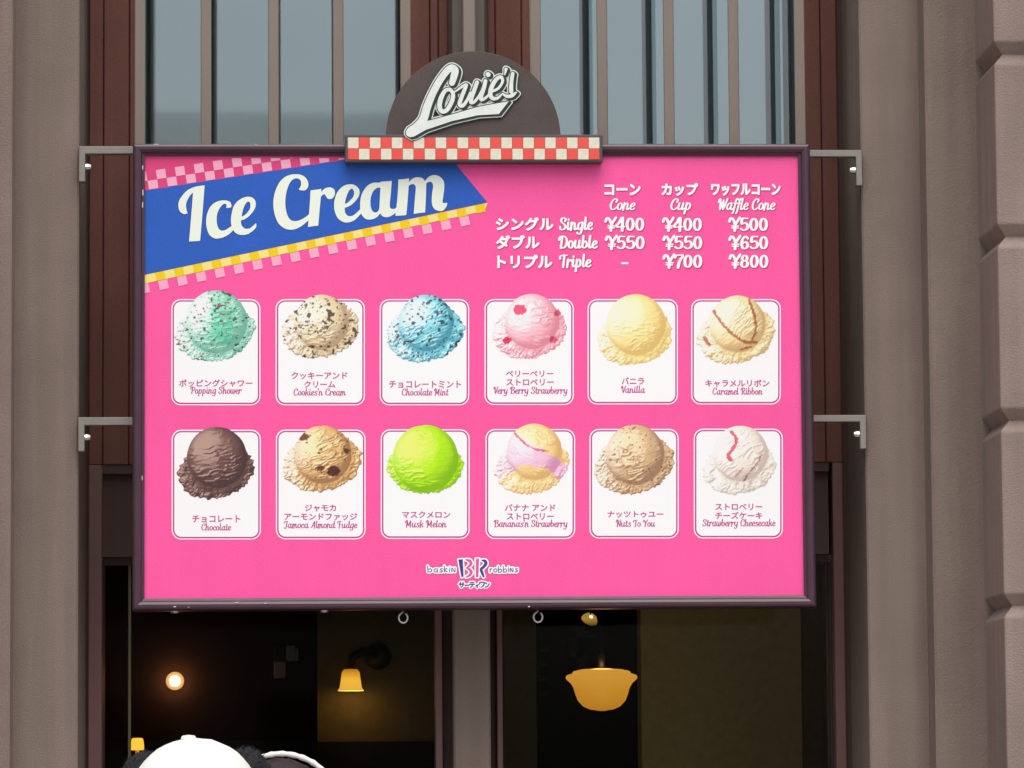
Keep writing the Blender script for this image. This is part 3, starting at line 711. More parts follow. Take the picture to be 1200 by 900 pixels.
# eye hooks
for px in (472.5, 630.5):
    Y0 = -0.03; s = pxm(Y0); zc = zb-0.0225
    cx = X(px, Y0, 724)
    bm = bmesh.new()
    pts = [(cx+0.0145*math.sin(a)*1.0, Y0, zc-0.003+0.0165*math.cos(a)) for a in np.linspace(0.5, 2*PI-0.35, 22)]
    pts.append((cx+0.002, Y0, zb-0.002)); tube(bm, pts, 0.0032, 8)
    emit('eye_hook', bm, ZINC, sign, smooth=True)
bm = bmesh.new()
for px in (205, 380):
    c0 = W(px, 716, -0.02); lathe(bm, [(0, -0.008), (0.013, -0.006), (0.015, 0)], (c0[0], -0.02, zb), 12)
emit('fixing_screws', bm, ZINC, sign, smooth=True)

# ---- banner
ban = flat_poly('banner', [(169.5, 223.4), (413, 186), (416, 184.8), (528, 184.8), (571, 237), (169.5, 322)], LY(2), BLUE, sign)
def clip(pts, x0=169.6, y0=185.2):
    """clip polygon to x>=x0 and y>=y0"""
    for ax, lim in ((0, x0), (1, y0)):
        res = []
        for a, b in zip(pts, pts[1:]+pts[:1]):
            ia, ib = a[ax] >= lim, b[ax] >= lim
            if ia: res.append(a)
            if ia != ib:
                t = (lim-a[ax])/(b[ax]-a[ax]); res.append((a[0]+(b[0]-a[0])*t, a[1]+(b[1]-a[1])*t))
        pts = res
        if len(pts) < 3: return []
    return pts
def check(name, o, d, s0, s1, r0, r1, Y, m, parent):
    d = np.array(d)/np.hypot(*d); n = np.array((d[1], -d[0]))     # n points up the page
    o = np.array(o, float)
    pts = [tuple(o+d*a+n*b) for a, b in ((s0, r0), (s1, r0), (s1, r1), (s0, r1))]
    # keep squares upright-ish like the print
    pts = clip(pts)
    if pts: flat_poly(name, pts, Y, m, parent)
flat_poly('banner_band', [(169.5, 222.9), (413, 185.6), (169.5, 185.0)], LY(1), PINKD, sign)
to, td = (169.5, 223.2), (233, -35.9)
PER = 22.5
for k in range(-1, 11):
    check('check_square', to, td, 5.2+PER*k, 16.4+PER*k, 0.4, 10.6, LY(3), PINKL, ban)
    check('check_square', to, td, -6.2+PER*(k+1)-0.2+0.4, 5.0+PER*(k+1), 10.8, 21.6, LY(3), PINKL, ban)
bo, bd = (169.5, 321.6), (401.5, -84.6)
flat_poly('banner_stripe', [(169.5, 322.2), (571.5, 237.6), (574, 246), (169.5, 331.8)][:2]+[(567.5, 247.2), (169.5, 332.2)], LY(1.5), YELL, sign)
PB = 22.55
for k in range(0, 18):
    s0 = 12.4+PB*k
    check('check_square', bo, bd, s0, s0+10.6, -10.4, -0.7, LY(3), YEL, ban)
for k in range(-1, 17):
    s0 = 13.0+PB*k
    check('check_square', bo, bd, s0+0.6, s0+11.6, -21.6, -10.8, LY(3), PINKL, ban)

# ---- "Ice Cream"
def sh(pts, ox, oy, k=10.0): return [(p[0]/k+ox, p[1]/k+oy) + tuple(p[2:]) for p in pts]
IC = []
I_ = sh([(398,172,1),(368,560),(345,822,1),(215,830,1),(240,540),(262,255,1),(215,310),(180,400),(197,502,1),(150,507),(105,470),(90,400),(110,330),(190,235),(290,188)], 200, 200)
c_ = sh([(650,438,1),(655,400),(622,390),(575,440),(543,520),(543,620),(570,688),(620,702),(680,672),(735,630,1),(745,680,1),(690,740),(610,783),(520,794),(450,745),(418,640),(422,530),(460,430),(530,368),(620,347),(692,363),(713,410),(702,433,1)], 200, 200)
e_o = sh([(740,705),(708,620),(712,520),(740,415),(800,345),(880,308),(950,312),(994,360),(988,440),(930,522),(870,567),(822,583,1),(832,640),(870,678),(920,677),(960,650),(1002,612,1),(1002,660),(960,708),(890,748),(820,752),(770,735)], 200, 200)
e_h = sh([(832,538,1),(850,450),(880,385),(910,362),(932,385),(930,440),(900,490),(865,522)], 200, 200)
C_ = sh([(400,318,1),(427,270),(420,212),(370,190),(310,225),(265,320),(243,460),(258,590),(298,670),(360,691),(430,672),(500,628),(560,570,1),(550,640,1),(510,685),(450,737),(380,778),(300,792),(220,768),(150,695),(108,560),(106,430),(135,315),(190,218),(270,158),(370,141),(450,158),(502,212),(513,280),(480,327),(430,332)], 310, 190)
r_ = sh([(540,330,1),(600,323),(667,312,1),(662,350,1),(710,308),(770,296),(817,322),(823,380),(792,427),(745,430),(720,402),(705,378),(680,385),(660,410,1),(645,570),(630,745,1),(570,750),(508,760,1),(525,560)], 310, 190)
e2o = sh([(940,535,1),(945,592),(980,630),(1030,627),(1080,592),(1150,520,1),(1160,570,1),(1070,667),(1000,703),(930,703),(860,658),(822,570),(817,470),(845,368),(900,298),(970,262),(1050,266),(1108,318),(1108,390),(1060,462),(1000,512)], 310, 190)
e2h = sh([(942,490,1),(955,420),(985,345),(1020,312),(1047,340),(1042,400),(1000,450),(965,480)], 310, 190)
am = sh([(122,650),(122,560),(142,470),(200,382),(270,342),(340,340),(365,328,1),(430,324),(492,318,1),(480,470),(468,600),(480,642),(520,647),(545,630,1),(560,480),(568,303,1),(630,299),(697,289,1),(690,335,1),(740,288),(800,276),(850,288),(880,322,1),(930,268),(990,250),(1052,268),(1098,320),(1107,390),(1097,480),(1087,560),(1100,580),(1142,573,1),(1132,620),(1092,667),(1040,671),(990,648),(962,590),(962,480),(975,380),(955,333),(920,333),(895,350,1),(892,500),(882,690,1),(820,696),(748,707,1),(760,550),(772,400),(752,362),(720,360),(690,378,1),(677,550),(662,720,1),(600,726),(533,730,1),(538,690,1),(510,715),(450,743),(390,738),(355,700,1),(320,742),(260,770),(190,767),(140,718)], 410, 180)
amh = sh([(358,400,1),(320,402),(275,440),(245,520),(243,610),(263,670),(295,690),(330,675),(345,640,1)], 410, 180)
for nm, loops in (('lettering', [[I_], [c_], [e_o, e_h]]), ('lettering', [[C_], [r_], [e2o, e2h], [am, amh]])):
    allp = np.array([p[:2] for L in loops for l in L for p in l])
    F = Field(allp[:, 0].min(), allp[:, 1].min(), allp[:, 0].max(), allp[:, 1].max(), 0.4, 1.4)
    for L in loops: F.poly([cr(l, 6) for l in L])
    field_mesh(F.xs, F.ys, F.f-0.55, LY(3), BLUED, 'lettering_edge', ban)
    field_mesh(F.xs, F.ys, F.f, LY(4), IVORY, nm, ban)

# ---- price list
pl = flat_poly('price_dash', [(728, 307.3), (736.5, 307.3), (736.5, 309.6), (728, 309.6)], LY(2.5), WHITE, sign)
def kana_w(t, x0, x1, y0, y1):
    F = kana_field(t, x0+0.4, x1-0.4, y0+0.2, y1-0.2, pad=2.6); S = F.shifted(0.64, 0.64)
    field_mesh(F.xs, F.ys, S.f-1.3, LY(1), PINKS, 'price_lettering_edge', sign)
    field_mesh(F.xs, F.ys, F.f-0.78, LY(2.5), WHITE, 'price_lettering', sign)
for a in (('コーン', 708.5, 750.5, 216, 228.5), ('カップ', 775.5, 818, 215, 229), ('ワッフルコーン', 833.5, 914.5, 215.5, 229),
          ('シングル', 581.5, 648.5, 255, 270), ('ダブル', 581.5, 632, 276, 291.5), ('トリプル', 583, 647, 299, 314)): kana_w(*a)
def script_w(t, x0, x1, base, xh, rx=15.5, ry=8.0, shear=0.05):
    F = script_field(t, x0, x1, base, xh, rx, ry, shear, pad=2.4)
    S = F.shifted(0.66, 0.66)
    field_mesh(F.xs, F.ys, S.f-0.55, LY(1), PINKS, 'price_lettering_edge', sign)
    field_mesh(F.xs, F.ys, F.f, LY(2.5), WHITE, 'price_lettering', sign)
for a in (('Cone', 714.5, 745, 246, 8.2, 12, 7, 0.16), ('Cup', 785.5, 810, 246, 8.2, 12, 7, 0.16), ('Waffle Cone', 841, 909, 246, 8.2, 12, 7, 0.16),
          ('Single', 655, 695.5, 269.5, 9.0, 13.5, 8), ('Double', 654, 701, 291, 9.0, 13.5, 8), ('Triple', 655, 693.5, 313, 9.0, 13.5, 8)): script_w(*a)
for t_, x0, base in (('\u00a5400', 708, 270), ('\u00a5400', 775.5, 270.2), ('\u00a5500', 853, 270.2), ('\u00a5550', 708.5, 291.5), ('\u00a5550', 776, 291.6), ('\u00a5650', 853.3, 291.6), ('\u00a5700', 776, 313.4), ('\u00a5800', 853.5, 313.4)):
    script_w(t_, x0, x0+47, base, 9.6, 12.2, 8.2, 0.02)

# ---- flavour cards
def rrect(x0, x1, y0, y1, r, n=7):
    pts = []
    for cx, cy, a0 in ((x1-r, y0+r, -PI/2), (x1-r, y1-r, 0), (x0+r, y1-r, PI/2), (x0+r, y0+r, PI)):
        for i in range(n+1):
            a = a0+PI/2*i/n; pts.append((cx+r*math.cos(a), cy+r*math.sin(a)))
    return pts
def hash2(ix, iy, seed):
    n = (ix.astype(np.int64)*374761393 + iy.astype(np.int64)*668265263 + seed*974634777) & 0x7fffffff
    n = ((n ^ (n >> 13))*1274126177) & 0x7fffffff
    return ((n ^ (n >> 16)) & 0xffff)/65535.0
def vn(x, y, seed=0):
    ix, iy = np.floor(x), np.floor(y); fx, fy = x-ix, y-iy
    fx = fx*fx*(3-2*fx); fy = fy*fy*(3-2*fy)
    a = hash2(ix, iy, seed); b = hash2(ix+1, iy, seed); c_2 = hash2(ix, iy+1, seed); d = hash2(ix+1, iy+1, seed)
    return a+(b-a)*fx+(c_2-a)*fy+(a-b-c_2+d)*fx*fy
def fbm(x, y, seed=0, o=3): return sum(vn(x*2**k, y*2**k, seed+k)*0.5**k for k in range(o))/sum(0.5**k for k in range(o))
PRINT = bpy.data.materials.new('scoop_photo_print'); PRINT.use_nodes = True
_t = PRINT.node_tree; _b = _t.nodes['Principled BSDF']; _b.inputs['Roughness'].default_value = 0.5; _b.inputs['Specular IOR Level'].default_value = 0.25
_a = _t.nodes.new('ShaderNodeAttribute'); _a.attribute_name = 'print'; _t.links.new(_a.outputs['Color'], _b.inputs['Base Color'])
def sm(a, b, x): t = np.clip((x-a)/(b-a), 0, 1); return t*t*(3-2*t)
def scoop(parent, cfg, seed):
    """halftone of one scoop: dome over a ragged skirt, as printed; returns a flat mesh"""
    x0, x1, y0, y1 = cfg['box']; cx = (x0+x1)/2; wd = x1-x0; ht = y1-y0
    h = 0.72
    xs = np.arange(x0-3, x1+3, h); ys = np.arange(y0-3, y1+3, h)
    GX, GY = np.meshgrid(xs, ys)
    dcx, dcy, R = cfg.get('dome', (0.0, None, 0.345*wd)) if False else (cx+cfg.get('ddx', 1.0), y0+0.385*wd*cfg.get('dr', 1), 0.385*wd*cfg.get('dr', 1))
    wx = (vn(GX*0.12, GY*0.12, seed+9)-.5)*1.6; wy = (vn(GX*0.12+7, GY*0.12, seed+10)-.5)*1.6
    r = np.hypot(GX-dcx+wx*.4, (GY-dcy+wy*.4)*0.98)/R
    tilt = math.radians(cfg.get('tilt', -13))
    scx, scy = cx, y1-0.37*wd; u = (GX-scx)*math.cos(tilt)+(GY-scy)*math.sin(tilt); v = -(GX-scx)*math.sin(tilt)+(GY-scy)*math.cos(tilt)
    ang = np.arctan2(v, u)
    rag = 1+0.10*(fbm(np.cos(ang)*4.5+20, np.sin(ang)*4.5+20, seed+3, 3)-.55)+0.10*(vn(np.cos(ang)*16+40, np.sin(ang)*16+40, seed+5)-.5)
    rho = np.hypot(u/(wd*0.490), v/(wd*0.352*cfg.get('sk', 1)))/rag
    # scrape texture on the dome: short horizontal folds
    ex = GX+2.5*(vn(GX*0.2, GY*0.2, seed+20)-.5)*2
    rot = math.radians(cfg.get('grain', -8)); ga = ex*math.cos(rot)+GY*math.sin(rot); gb = -ex*math.sin(rot)+GY*math.cos(rot)
    gb = gb + 3*(vn(ga*0.13, gb*0.1, seed+30)-.5)
    folds = 1-np.abs(2*vn(ga*0.11, gb*0.36, seed+1)-1); folds2 = 1-np.abs(2*vn(ga*0.30, gb*0.75, seed+2)-1)
    patch = sm(.28, .62, vn(GX*.055, GY*.07, seed+40))
    tex = (folds**3*2.9+folds2**2*0.7)*(0.25+patch)+vn(GX*.09, GY*.09, seed+41)*2.0
    edge = sm(1.0, 0.80, r)
    Hd = R*np.sqrt(np.clip(1-r*r, 0, 1))+tex*cfg.get('rough', 0.85)*0.85*sm(1.0, .86, r)
    lump = fbm(GX*0.13, GY*0.13, seed+7, 4)
    ra = ang*9; lump2 = (1-np.abs(2*vn(ra+2*vn(GX*.2, GY*.2, seed+12), rho*6+vn(GX*.3, GY*.3, seed+13)*2, seed+8)-1))*sm(.2, .6, vn(GX*.1, GY*.1, seed+14)+.2)
    Hs = 9*np.sqrt(np.clip(1-rho*rho, 0, 1))+lump*9+lump2**2*2.6
    ind = r < 1; insk = rho < 1
    Hh = np.where(ind & (Hd > 2), Hd+6, np.where(insk, Hs, 0))
    gy, gx = np.gradient(Hh, h)
    gx = np.clip(gx, -3, 3); gy = np.clip(gy, -3, 3)
    nl = np.sqrt(gx*gx+gy*gy+1); nx_, ny_, nz = -gx/nl, -gy/nl, 1/nl
    L = np.array(cfg.get('L', (-0.42, -0.46, 0.85))); L = L/np.linalg.norm(L)
    lam = np.clip(nx_*L[0]+ny_*L[1]+nz*L[2], 0, 1)
    dome = ind & (Hd > 2)
    ao = np.where(~dome, 1-0.42*sm(1.22, 1.0, r)*sm(-0.9, 0.5, (GX-dcx)/R*0.7+(GY-dcy)/R*0.7), 1.0)
    rim = np.where(dome, 1-0.30*sm(0.80, 1.0, r)*sm(-0.35, 0.75, ((GX-dcx)+(GY-dcy)*0.55)/R), 1)
    shade = np.clip(lam*ao*rim, 0, 1)
    hi, mid, lo = (np.array(s2l(c)) for c in cfg['col'])
    def tone(hi, mid, lo):
        lo = lo*0.72+mid*0.28
        s1 = sm(-0.05, 0.66, shade)[..., None]; s2 = sm(0.60, 0.98, shade)[..., None]
        return (lo+(mid-lo)*s1)*(1-s2)+hi*s2
    colr = tone(hi, mid, lo)
    if 'mix' in cfg:
        h2, m2, l2 = (np.array(s2l(c)) for c in cfg['mix'][0]); c2 = tone(h2, m2, l2)
        k = cfg['mix'][1](GX-cx, GY-(y0+y1)/2, seed)[..., None]
        colr = colr*(1-k)+c2*k
    fade = (sm(-0.05, -0.95, (GX-cx)/(wd*.5))*cfg.get('fade', 0.55)*sm(0.25, 0.75, lam))[..., None]
    colr = colr*(1-fade)+np.array(s2l((255,253,248)))*fade
    for (cc, sc, th, sd2) in cfg.get('chunks', ()):
        n_ = fbm(GX*sc, GY*sc*1.15, seed+sd2, 2)
        k = sm(th, th+0.05, n_)[..., None]*(0.9)
        cl = np.array(s2l(cc))[None, None]*(0.55+0.75*lam[..., None])
        colr = colr*(1-k)+cl*k
    for (cc, bx, by, br_) in cfg.get('blobs', ()):
        dd = np.hypot((GX-bx)*1.0, (GY-by)*1.35)+ (vn(GX*.5, GY*.5, seed+60)-.5)*3
        k = sm(br_+0.6, br_-0.6, dd)[..., None]
        colr = colr*(1-k)+np.array(s2l(cc))[None, None]*(0.6+0.6*lam[..., None])*k
    for (cc, pts, wd_) in cfg.get('swirl', ()):
        pp = cr([tuple(p) for p in pts], 6, False); dd = np.full(GX.shape, 99.0)
        for a, b in zip(pp[:-1], pp[1:]):
            dx, dy = b-a; Ls = dx*dx+dy*dy+1e-9; t_ = np.clip(((GX-a[0])*dx+(GY-a[1])*dy)/Ls, 0, 1)
            dd = np.minimum(dd, np.hypot(GX-a[0]-t_*dx, GY-a[1]-t_*dy))
        dd = dd+(vn(GX*.6, GY*.6, seed+50)-.5)*2.0
        k = (sm(wd_+.5, wd_-.5, dd)*0.85)[..., None]
        colr = colr*(1-k)+np.array(s2l(cc))[None, None]*(0.6+0.6*lam[..., None])*k
    grain = (1+0.05*(hash2(np.floor(GX/h), np.floor(GY/h), seed+77)-.5))[..., None]
    colr = np.clip(colr*grain, 0, 0.87)
    f = np.minimum((r-1)*R, (rho-1)*wd*0.40)
    # mesh with per-vertex print colour: full cells + border polygons
    ny, nx = f.shape; ins = f < 0
    vid = -np.ones(f.shape, int); verts = []; cols = []; faces = []
    def vtx(j, i):
        if vid[j, i] < 0: vid[j, i] = len(verts); verts.append((xs[i], ys[j])); cols.append(colr[j, i])
        return int(vid[j, i])
    ed = {}
    for j in range(ny-1):
        for i in range(nx-1):
            q = (ins[j, i], ins[j, i+1], ins[j+1, i+1], ins[j+1, i])
            if not any(q): continue
            cs = ((j, i), (j, i+1), (j+1, i+1), (j+1, i))
            if all(q): faces.append(tuple(vtx(*c_3) for c_3 in cs)); continue
            pol = []
            for k in range(4):
                A_, B_ = cs[k], cs[(k+1) % 4]
                if q[k]: pol.append(vtx(*A_))
                if q[k] != q[(k+1) % 4]:
                    key = (min(A_, B_), max(A_, B_))
                    if key not in ed:
                        t_ = f[A_]/(f[A_]-f[B_]); ed[key] = len(verts)
                        verts.append((xs[A_[1]]+(xs[B_[1]]-xs[A_[1]])*t_, ys[A_[0]]+(ys[B_[0]]-ys[A_[0]])*t_))
                        cols.append(colr[A_] if q[k] else colr[B_])
                    pol.append(ed[key])
            if len(pol) > 2: faces.append(tuple(pol))
    o = flat_mesh('scoop_picture', np.array(verts), faces, LY(4), PRINT, parent)
    at = o.data.color_attributes.new('print', 'FLOAT_COLOR', 'POINT')
    at.data.foreach_set('color', np.concatenate([np.array(cols), np.ones((len(cols), 1))], 1).astype(np.float32).ravel())
    return o
RY = lambda x0, x1, y0, y1: (x0, x1, y0, y1)
lab = lambda c: c
CARDS = [
 dict(card=(200.8, 305.2, 350.5, 475), box=(205.5, 299.5, 341, 424.5), col=((240,252,246),(175,228,206),(70,150,125)), label='card with pale mint scoop flecked green and red',
      mix=(((170,234,210),(112,208,172),(52,145,115)), lambda x, y, s: sm(-20, 0, x+10*(fbm(x*.12, y*.10, s)-.5)+y*0.15)*sm(27, 17, x+5*(vn(x*.2,y*.2,s+1)-.5))*sm(26, 14, y)*(1-0.75*sm(.50, .62, fbm(x*.09, y*.14, s+4, 3)))),
      chunks=(((30,85,60), .25, .725, 1), ((175,50,85), .26, .77, 2), ((60,70,65), .40, .77, 3)), jp=[('ポッピングシャワー', 209.8, 296, 444.7, 453.4)], en=('Popping Shower', 223, 283.5, 461.3)),
 dict(card=(323, 427.6, 350.5, 475), box=(329, 423, 346, 421), col=((253,244,222),(232,212,170),(150,118,88)), label='card with cream scoop speckled with dark cookie', dr=.88, grain=-4,
      chunks=(((62,42,48), .21, .69, 1), ((80,60,60), .36, .73, 2)), jp=[('クッキーアンド', 341.5, 407, 436, 444.4), ('クリーム', 356.5, 393, 446.6, 454.2)], en=("Cookies'n Cream", 344, 405.5, 463.4)),
 dict(card=(445, 549.8, 350.5, 475), box=(451.5, 545, 346, 425), col=((225,250,252),(130,215,228),(40,110,132)), label='card with light blue scoop streaked with dark chips', dr=.90, grain=-25,
      chunks=(((38,46,75), .20, .705, 1), ((40,60,85), .30, .72, 2)), jp=[('チョコレートミント', 456, 540.3, 446.2, 454.6)], en=('Chocolate Mint', 471, 526, 463.4)),
 dict(card=(567.8, 672.4, 350.5, 474.6), box=(575.5, 665.5, 345, 421), col=((255,240,240),(250,192,202),(208,100,125)), label='card with pale pink strawberry scoop', dr=.92, grain=8, ddx=3,
      blobs=(((238,85,120), 609, 363, 8), ((232,60,100), 594, 399, 5), ((235,90,125), 653, 367, 4), ((235,85,120), 648, 398, 5)), jp=[('ベリーベリー', 592.8, 648.5, 434.4, 441.6), ('ストロベリー', 593.3, 649, 444, 451.8)], en=('Very Berry Strawberry', 578, 665, 461.3)),
 dict(card=(688.6, 794.4, 350.5, 474), box=(699, 789.5, 345.5, 428.5), col=((255,246,205),(250,226,150),(205,165,90)), label='card with plain yellow vanilla scoop', dr=1.0, rough=.6,
      jp=[('バニラ', 728.4, 754.8, 442.3, 450.7)], en=('Vanilla', 727.6, 756.4, 460.4)),
 dict(card=(810, 915, 350.5, 474), box=(816, 910.5, 347, 427), col=((255,247,220),(246,224,168),(178,135,80)), label='card with cream scoop ribboned with brown caramel', dr=.90, grain=-50, rough=1.1,
      swirl=(((176,82,45), [(836,364),(845,378),(858,391),(872,400),(886,401)], 1.6), ((176,82,45), [(878,352),(884,370),(886,385),(882,397)], 1.5), ((185,90,50), [(868,410),(880,406)], 1.2), ((195,95,60), [(826,396),(831,404)], 2.0)),
      jp=[('キャラメルリボン', 826.6, 901.6, 445, 453.5)], en=('Caramel Ribbon', 835, 894, 462.4)),
 dict(card=(201.2, 305.7, 503.6, 632.2), box=(207.5, 299, 501, 586), col=((184,150,138),(112,80,74),(50,34,38)), label='card with dark brown chocolate scoop', rough=1.1, fade=0.0,
      jp=[('チョコレート', 225.3, 281.6, 603.9, 612.2)], en=('Chocolate', 236, 271, 621.6)),
 dict(card=(323.4, 428.4, 503.4, 632), box=(330, 424.5, 499.5, 577), col=((254,232,182),(228,182,118),(120,74,52)), label='card with tan scoop and dark fudge chunks', dr=.92, grain=-20, rough=1.1,
      blobs=(((95,52,45), 391, 552, 8), ((120,70,55), 375, 549, 5), ((120,75,60), 356, 512, 6), ((110,70,60), 406, 528, 4)),
      chunks=(((110,66,50), .30, .76, 5),), jp=[('ジャモカ', 357.4, 393.8, 591.3, 599.4), ('アーモンドファッジ', 333.2, 418.6, 601.5, 609.6)], en=('Jamoca Almond Fudge', 332.2, 419, 618.8)),
 dict(card=(446.2, 550.4, 503, 631.6), box=(453, 544, 499, 580), col=((232,255,110),(184,236,22),(96,160,0)), label='card with bright lime green melon scoop', dr=1.10, ddx=0, rough=.75, tilt=-2, grain=2, fade=0.1,
      jp=[('マスクメロン', 471.3, 527.8, 599.2, 607)], en=('Musk Melon', 474.6, 523.6, 617.9)),
 dict(card=(569, 674, 502.8, 631.6), box=(578.5, 668, 497, 579.5), col=((255,232,240),(242,196,218),(190,110,150)), label='card with scoop banded in pink and yellow', dr=.94, grain=24, ddx=3,
      mix=(((255,240,190),(250,216,150),(200,150,85)), lambda x, y, s: np.maximum(sm(-1.5, 1.5, (x*0.62-y-19+5*(vn(x*.2, y*.2, s)-.5))), sm(-1.5, 1.5, y-x*0.1-8+0.012*(x-2)**2*-1+6*(vn(x*.15, y*.15, s)-.5)))),
      swirl=(((195,75,95), [(601,505),(612,517),(626,526),(642,529)], 1.0),), jp=[('バナナ アンド', 591.6, 650.8, 590.9, 599), ('ストロベリー', 593.8, 649, 601.3, 609)], en=("Bananas'n Strawberry", 578.6, 665, 617.4)),
 dict(card=(690.8, 795.4, 502.6, 631), box=(695, 791.5, 498.5, 580), col=((250,226,186),(220,184,140),(124,82,66)), label='card with light brown nutty scoop', dr=.93, rough=1.1, grain=-14,
      chunks=(((160,105,70), .26, .77, 1), ((120,75,60), .40, .79, 2)), jp=[('ナッツトゥユー', 711.8, 777.5, 599, 606.4)], en=('Nuts To You', 721.6, 768, 617.2)),
 dict(card=(813, 917.4, 502.4, 631), box=(822.5, 910.5, 499.5, 580.5), col=((255,252,246),(240,230,216),(176,158,146)), label='card with white scoop swirled with red jam', dr=.95, grain=-42,
      swirl=(((205,40,75), [(857,506),(862,513),(862,521),(857,528),(853,534),(857,539)], 1.9), ((190,90,100), [(893,533),(886,545),(878,554),(872,563)], 1.0), ((200,130,130), [(862,558),(870,549)], .8)),
      jp=[('ストロベリー', 838.2, 893.4, 590.2, 597.7), ('チーズケーキ', 838.2, 893.4, 600, 608)], en=('Strawberry Cheesecake', 823.2, 909, 616.6)),
]
for i, c in enumerate(CARDS):
    x0, x1, y0, y1 = c['card']
    cd = flat_poly('flavour_card', rrect(x0, x1, y0, y1, 11), LY(1), WHITE, sign); cd['label'] = c['label']
    flat_poly('card_border', rrect(x0+1.4, x1-1.4, y0+1.4, y1-1.4, 9.7), LY(2), MAG, cd)
    flat_poly('card_face', rrect(x0+3.1, x1-3.1, y0+3.1, y1-3.1, 8.1), LY(3), WHITE, cd)
    scoop(cd, c, 100+17*i)
    for (t_, a, b, ya, yb) in c['jp']: kana(t_, a, b, ya, yb, LY(4), MAG, cd, 'flavour_name', bold=0.20)
    t_, a, b, base = c['en']
    F = script_field(t_, a, b, base, 5.0, 9.5, 5.5, 0.05, h=0.14, pad=0.8)
    field_mesh(F.xs, F.ys, F.f-0.04, LY(4), MAG, 'flavour_name_in_script', cd)

# ---- ice cream company logo
k = 8.571; ox, oy = 490, 645
lg = {'b': [[(0,70),(2,0)],[(2,30),(22,38),(34,20),(24,2),(3,2)]], 'a': [[(30,36),(12,38),(4,18),(14,2),(30,10)],[(32,40),(32,0)]], 's': [[(26,40),(8,36),(12,24),(24,16),(20,2),(2,2)]],
      'k': [[(2,68),(2,0)],[(24,42),(4,20),(26,0)]], 'i': [[(4,38),(4,0)],[(4,56),(4,57)]], 'N': [[(2,0),(3,46),(26,2),(28,48)]], 'r': [[(3,40),(3,0)],[(3,24),(12,38),(22,36)]], 'o': [ring(19,20,16,19,10)]}
lw = {'b': 44, 'a': 44, 's': 36, 'k': 38, 'i': 18, 'N': 42, 'r': 32, 'o': 44}
F = Field(497, 652, 615, 681, 0.2, 2.4)
def logo_word(wd, x0, x1, base, wob):
    tot = sum(lw[c] for c in wd); pen = 0; sc = (x1-x0)/tot
    for n_, ch in enumerate(wd):
        for st in lg[ch]:
            q = [((x0+(pen+a*0.92)*sc)/k+ox, (base+wob[n_ % len(wob)]-b*0.86)/k+oy, 0.44) for a, b in st]
            F.stroke(q)
        pen += lw[ch]
logo_word('baskiN', 96, 392, 217, (0, 2, 1, -2, 0, 0)); logo_word('robbiNs', 720, 1012, 218, (0, 0, 2, 0, -3, 0, -1))
def zp(pts): return np.array([(a/k+ox, b/k+oy) for a, b in pts])
F2 = Field(497, 652, 615, 681, 0.2, 2.4)
F2.poly([zp([(404, 92), (448, 88), (456, 262), (436, 270)])])
F2.stroke([(a/k+ox, b/k+oy, r/k) for a, b, r in ((640,98,5),(672,108,15),(680,135,16),(655,168,13),(632,190,13),(645,230,13),(658,262,9))])
F3 = Field(497, 652, 615, 681, 0.2, 2.4)
F3.stroke([(a/k+ox, b/k+oy, r/k) for a, b, r in ((478,92,5),(515,104,14),(532,130,15),(515,155,11),(490,176,6),(515,190,11),(534,218,15),(515,250,12),(482,268,5))])
F3.poly([zp([(580, 84), (612, 82), (604, 268), (580, 268)])])
allf = np.minimum(np.minimum(F.f, F2.f), F3.f)
lgo = field_mesh(F.xs, F.ys, allf-1.75, LY(1.8), WHITE, 'company_logo', sign)
field_mesh(F.xs, F.ys, allf-2.3, LY(1), PINKS, 'logo_edge', lgo)
field_mesh(F.xs, F.ys, F.f, LY(3), NAVY, 'logo_lettering', lgo); field_mesh(F.xs, F.ys, F2.f, LY(3), NAVY, 'logo_initials', lgo); field_mesh(F.xs, F.ys, F3.f, LY(3), PINKI, 'logo_initials', lgo)
F4 = Field(536, 681, 576, 690, 0.25, 2.4)
KN = [[[(6,30),(44,30)],[(16,44),(15,20)],[(36,46),(35,16),(20,2)]], [[(54,20),(84,20)]], [[(96,44),(124,44)],[(90,28),(130,28)],[(112,28),(110,10),(98,2)]], [[(160,26),(140,12)],[(152,20),(152,0)]],
      [[(172,30),(173,44),(206,44),(202,18),(184,2)]], [[(216,42),(228,34)],[(216,4),(234,10),(250,34)]]]
for gl_ in KN:
    for st in gl_: F4.stroke([(402/k+ox+a*1.24/k+0.4, oy+372/k-b*1.12/k, 0.62) for a, b in st])
field_mesh(F4.xs, F4.ys, F4.f-1.5, LY(1.5), WHITE, 'logo_kana_ground', lgo); field_mesh(F4.xs, F4.ys, F4.f, LY(3), NAVY, 'logo_kana', lgo)

# ================================================================== ROUND-TOPPED NAME BOARD
YN = -0.108
nb = empty('name_board', (X(555, YN), YN, Z(190, YN)), 'dark half-round name sign with white script above a red and cream checkered strip', 'sign')
cxp, czp, Rp = 554.7, 161.0, 103.5
bm = bmesh.new(); n = 64
rim = []
c0 = W(cxp, czp, YN); Rm = Rp*pxm(YN)
pr = [(c0[0]+Rm*math.cos(a), c0[2]+Rm*math.sin(a)) for a in np.linspace(0, PI, n)]
f0 = [bm.verts.new((a, YN, b)) for a, b in pr]; f1 = [bm.verts.new((a, YN+0.03, b)) for a, b in pr]
bm.faces.new(f0); bm.faces.new(list(reversed(f1)))
for i in range(n): bm.faces.new((f0[i], f1[i], f1[(i+1) % n], f0[(i+1) % n]))
bmesh.ops.recalc_face_normals(bm, faces=bm.faces)
emit('half_disc', bm, CHOC, nb, bevel=0.002)
YS = YN-0.004
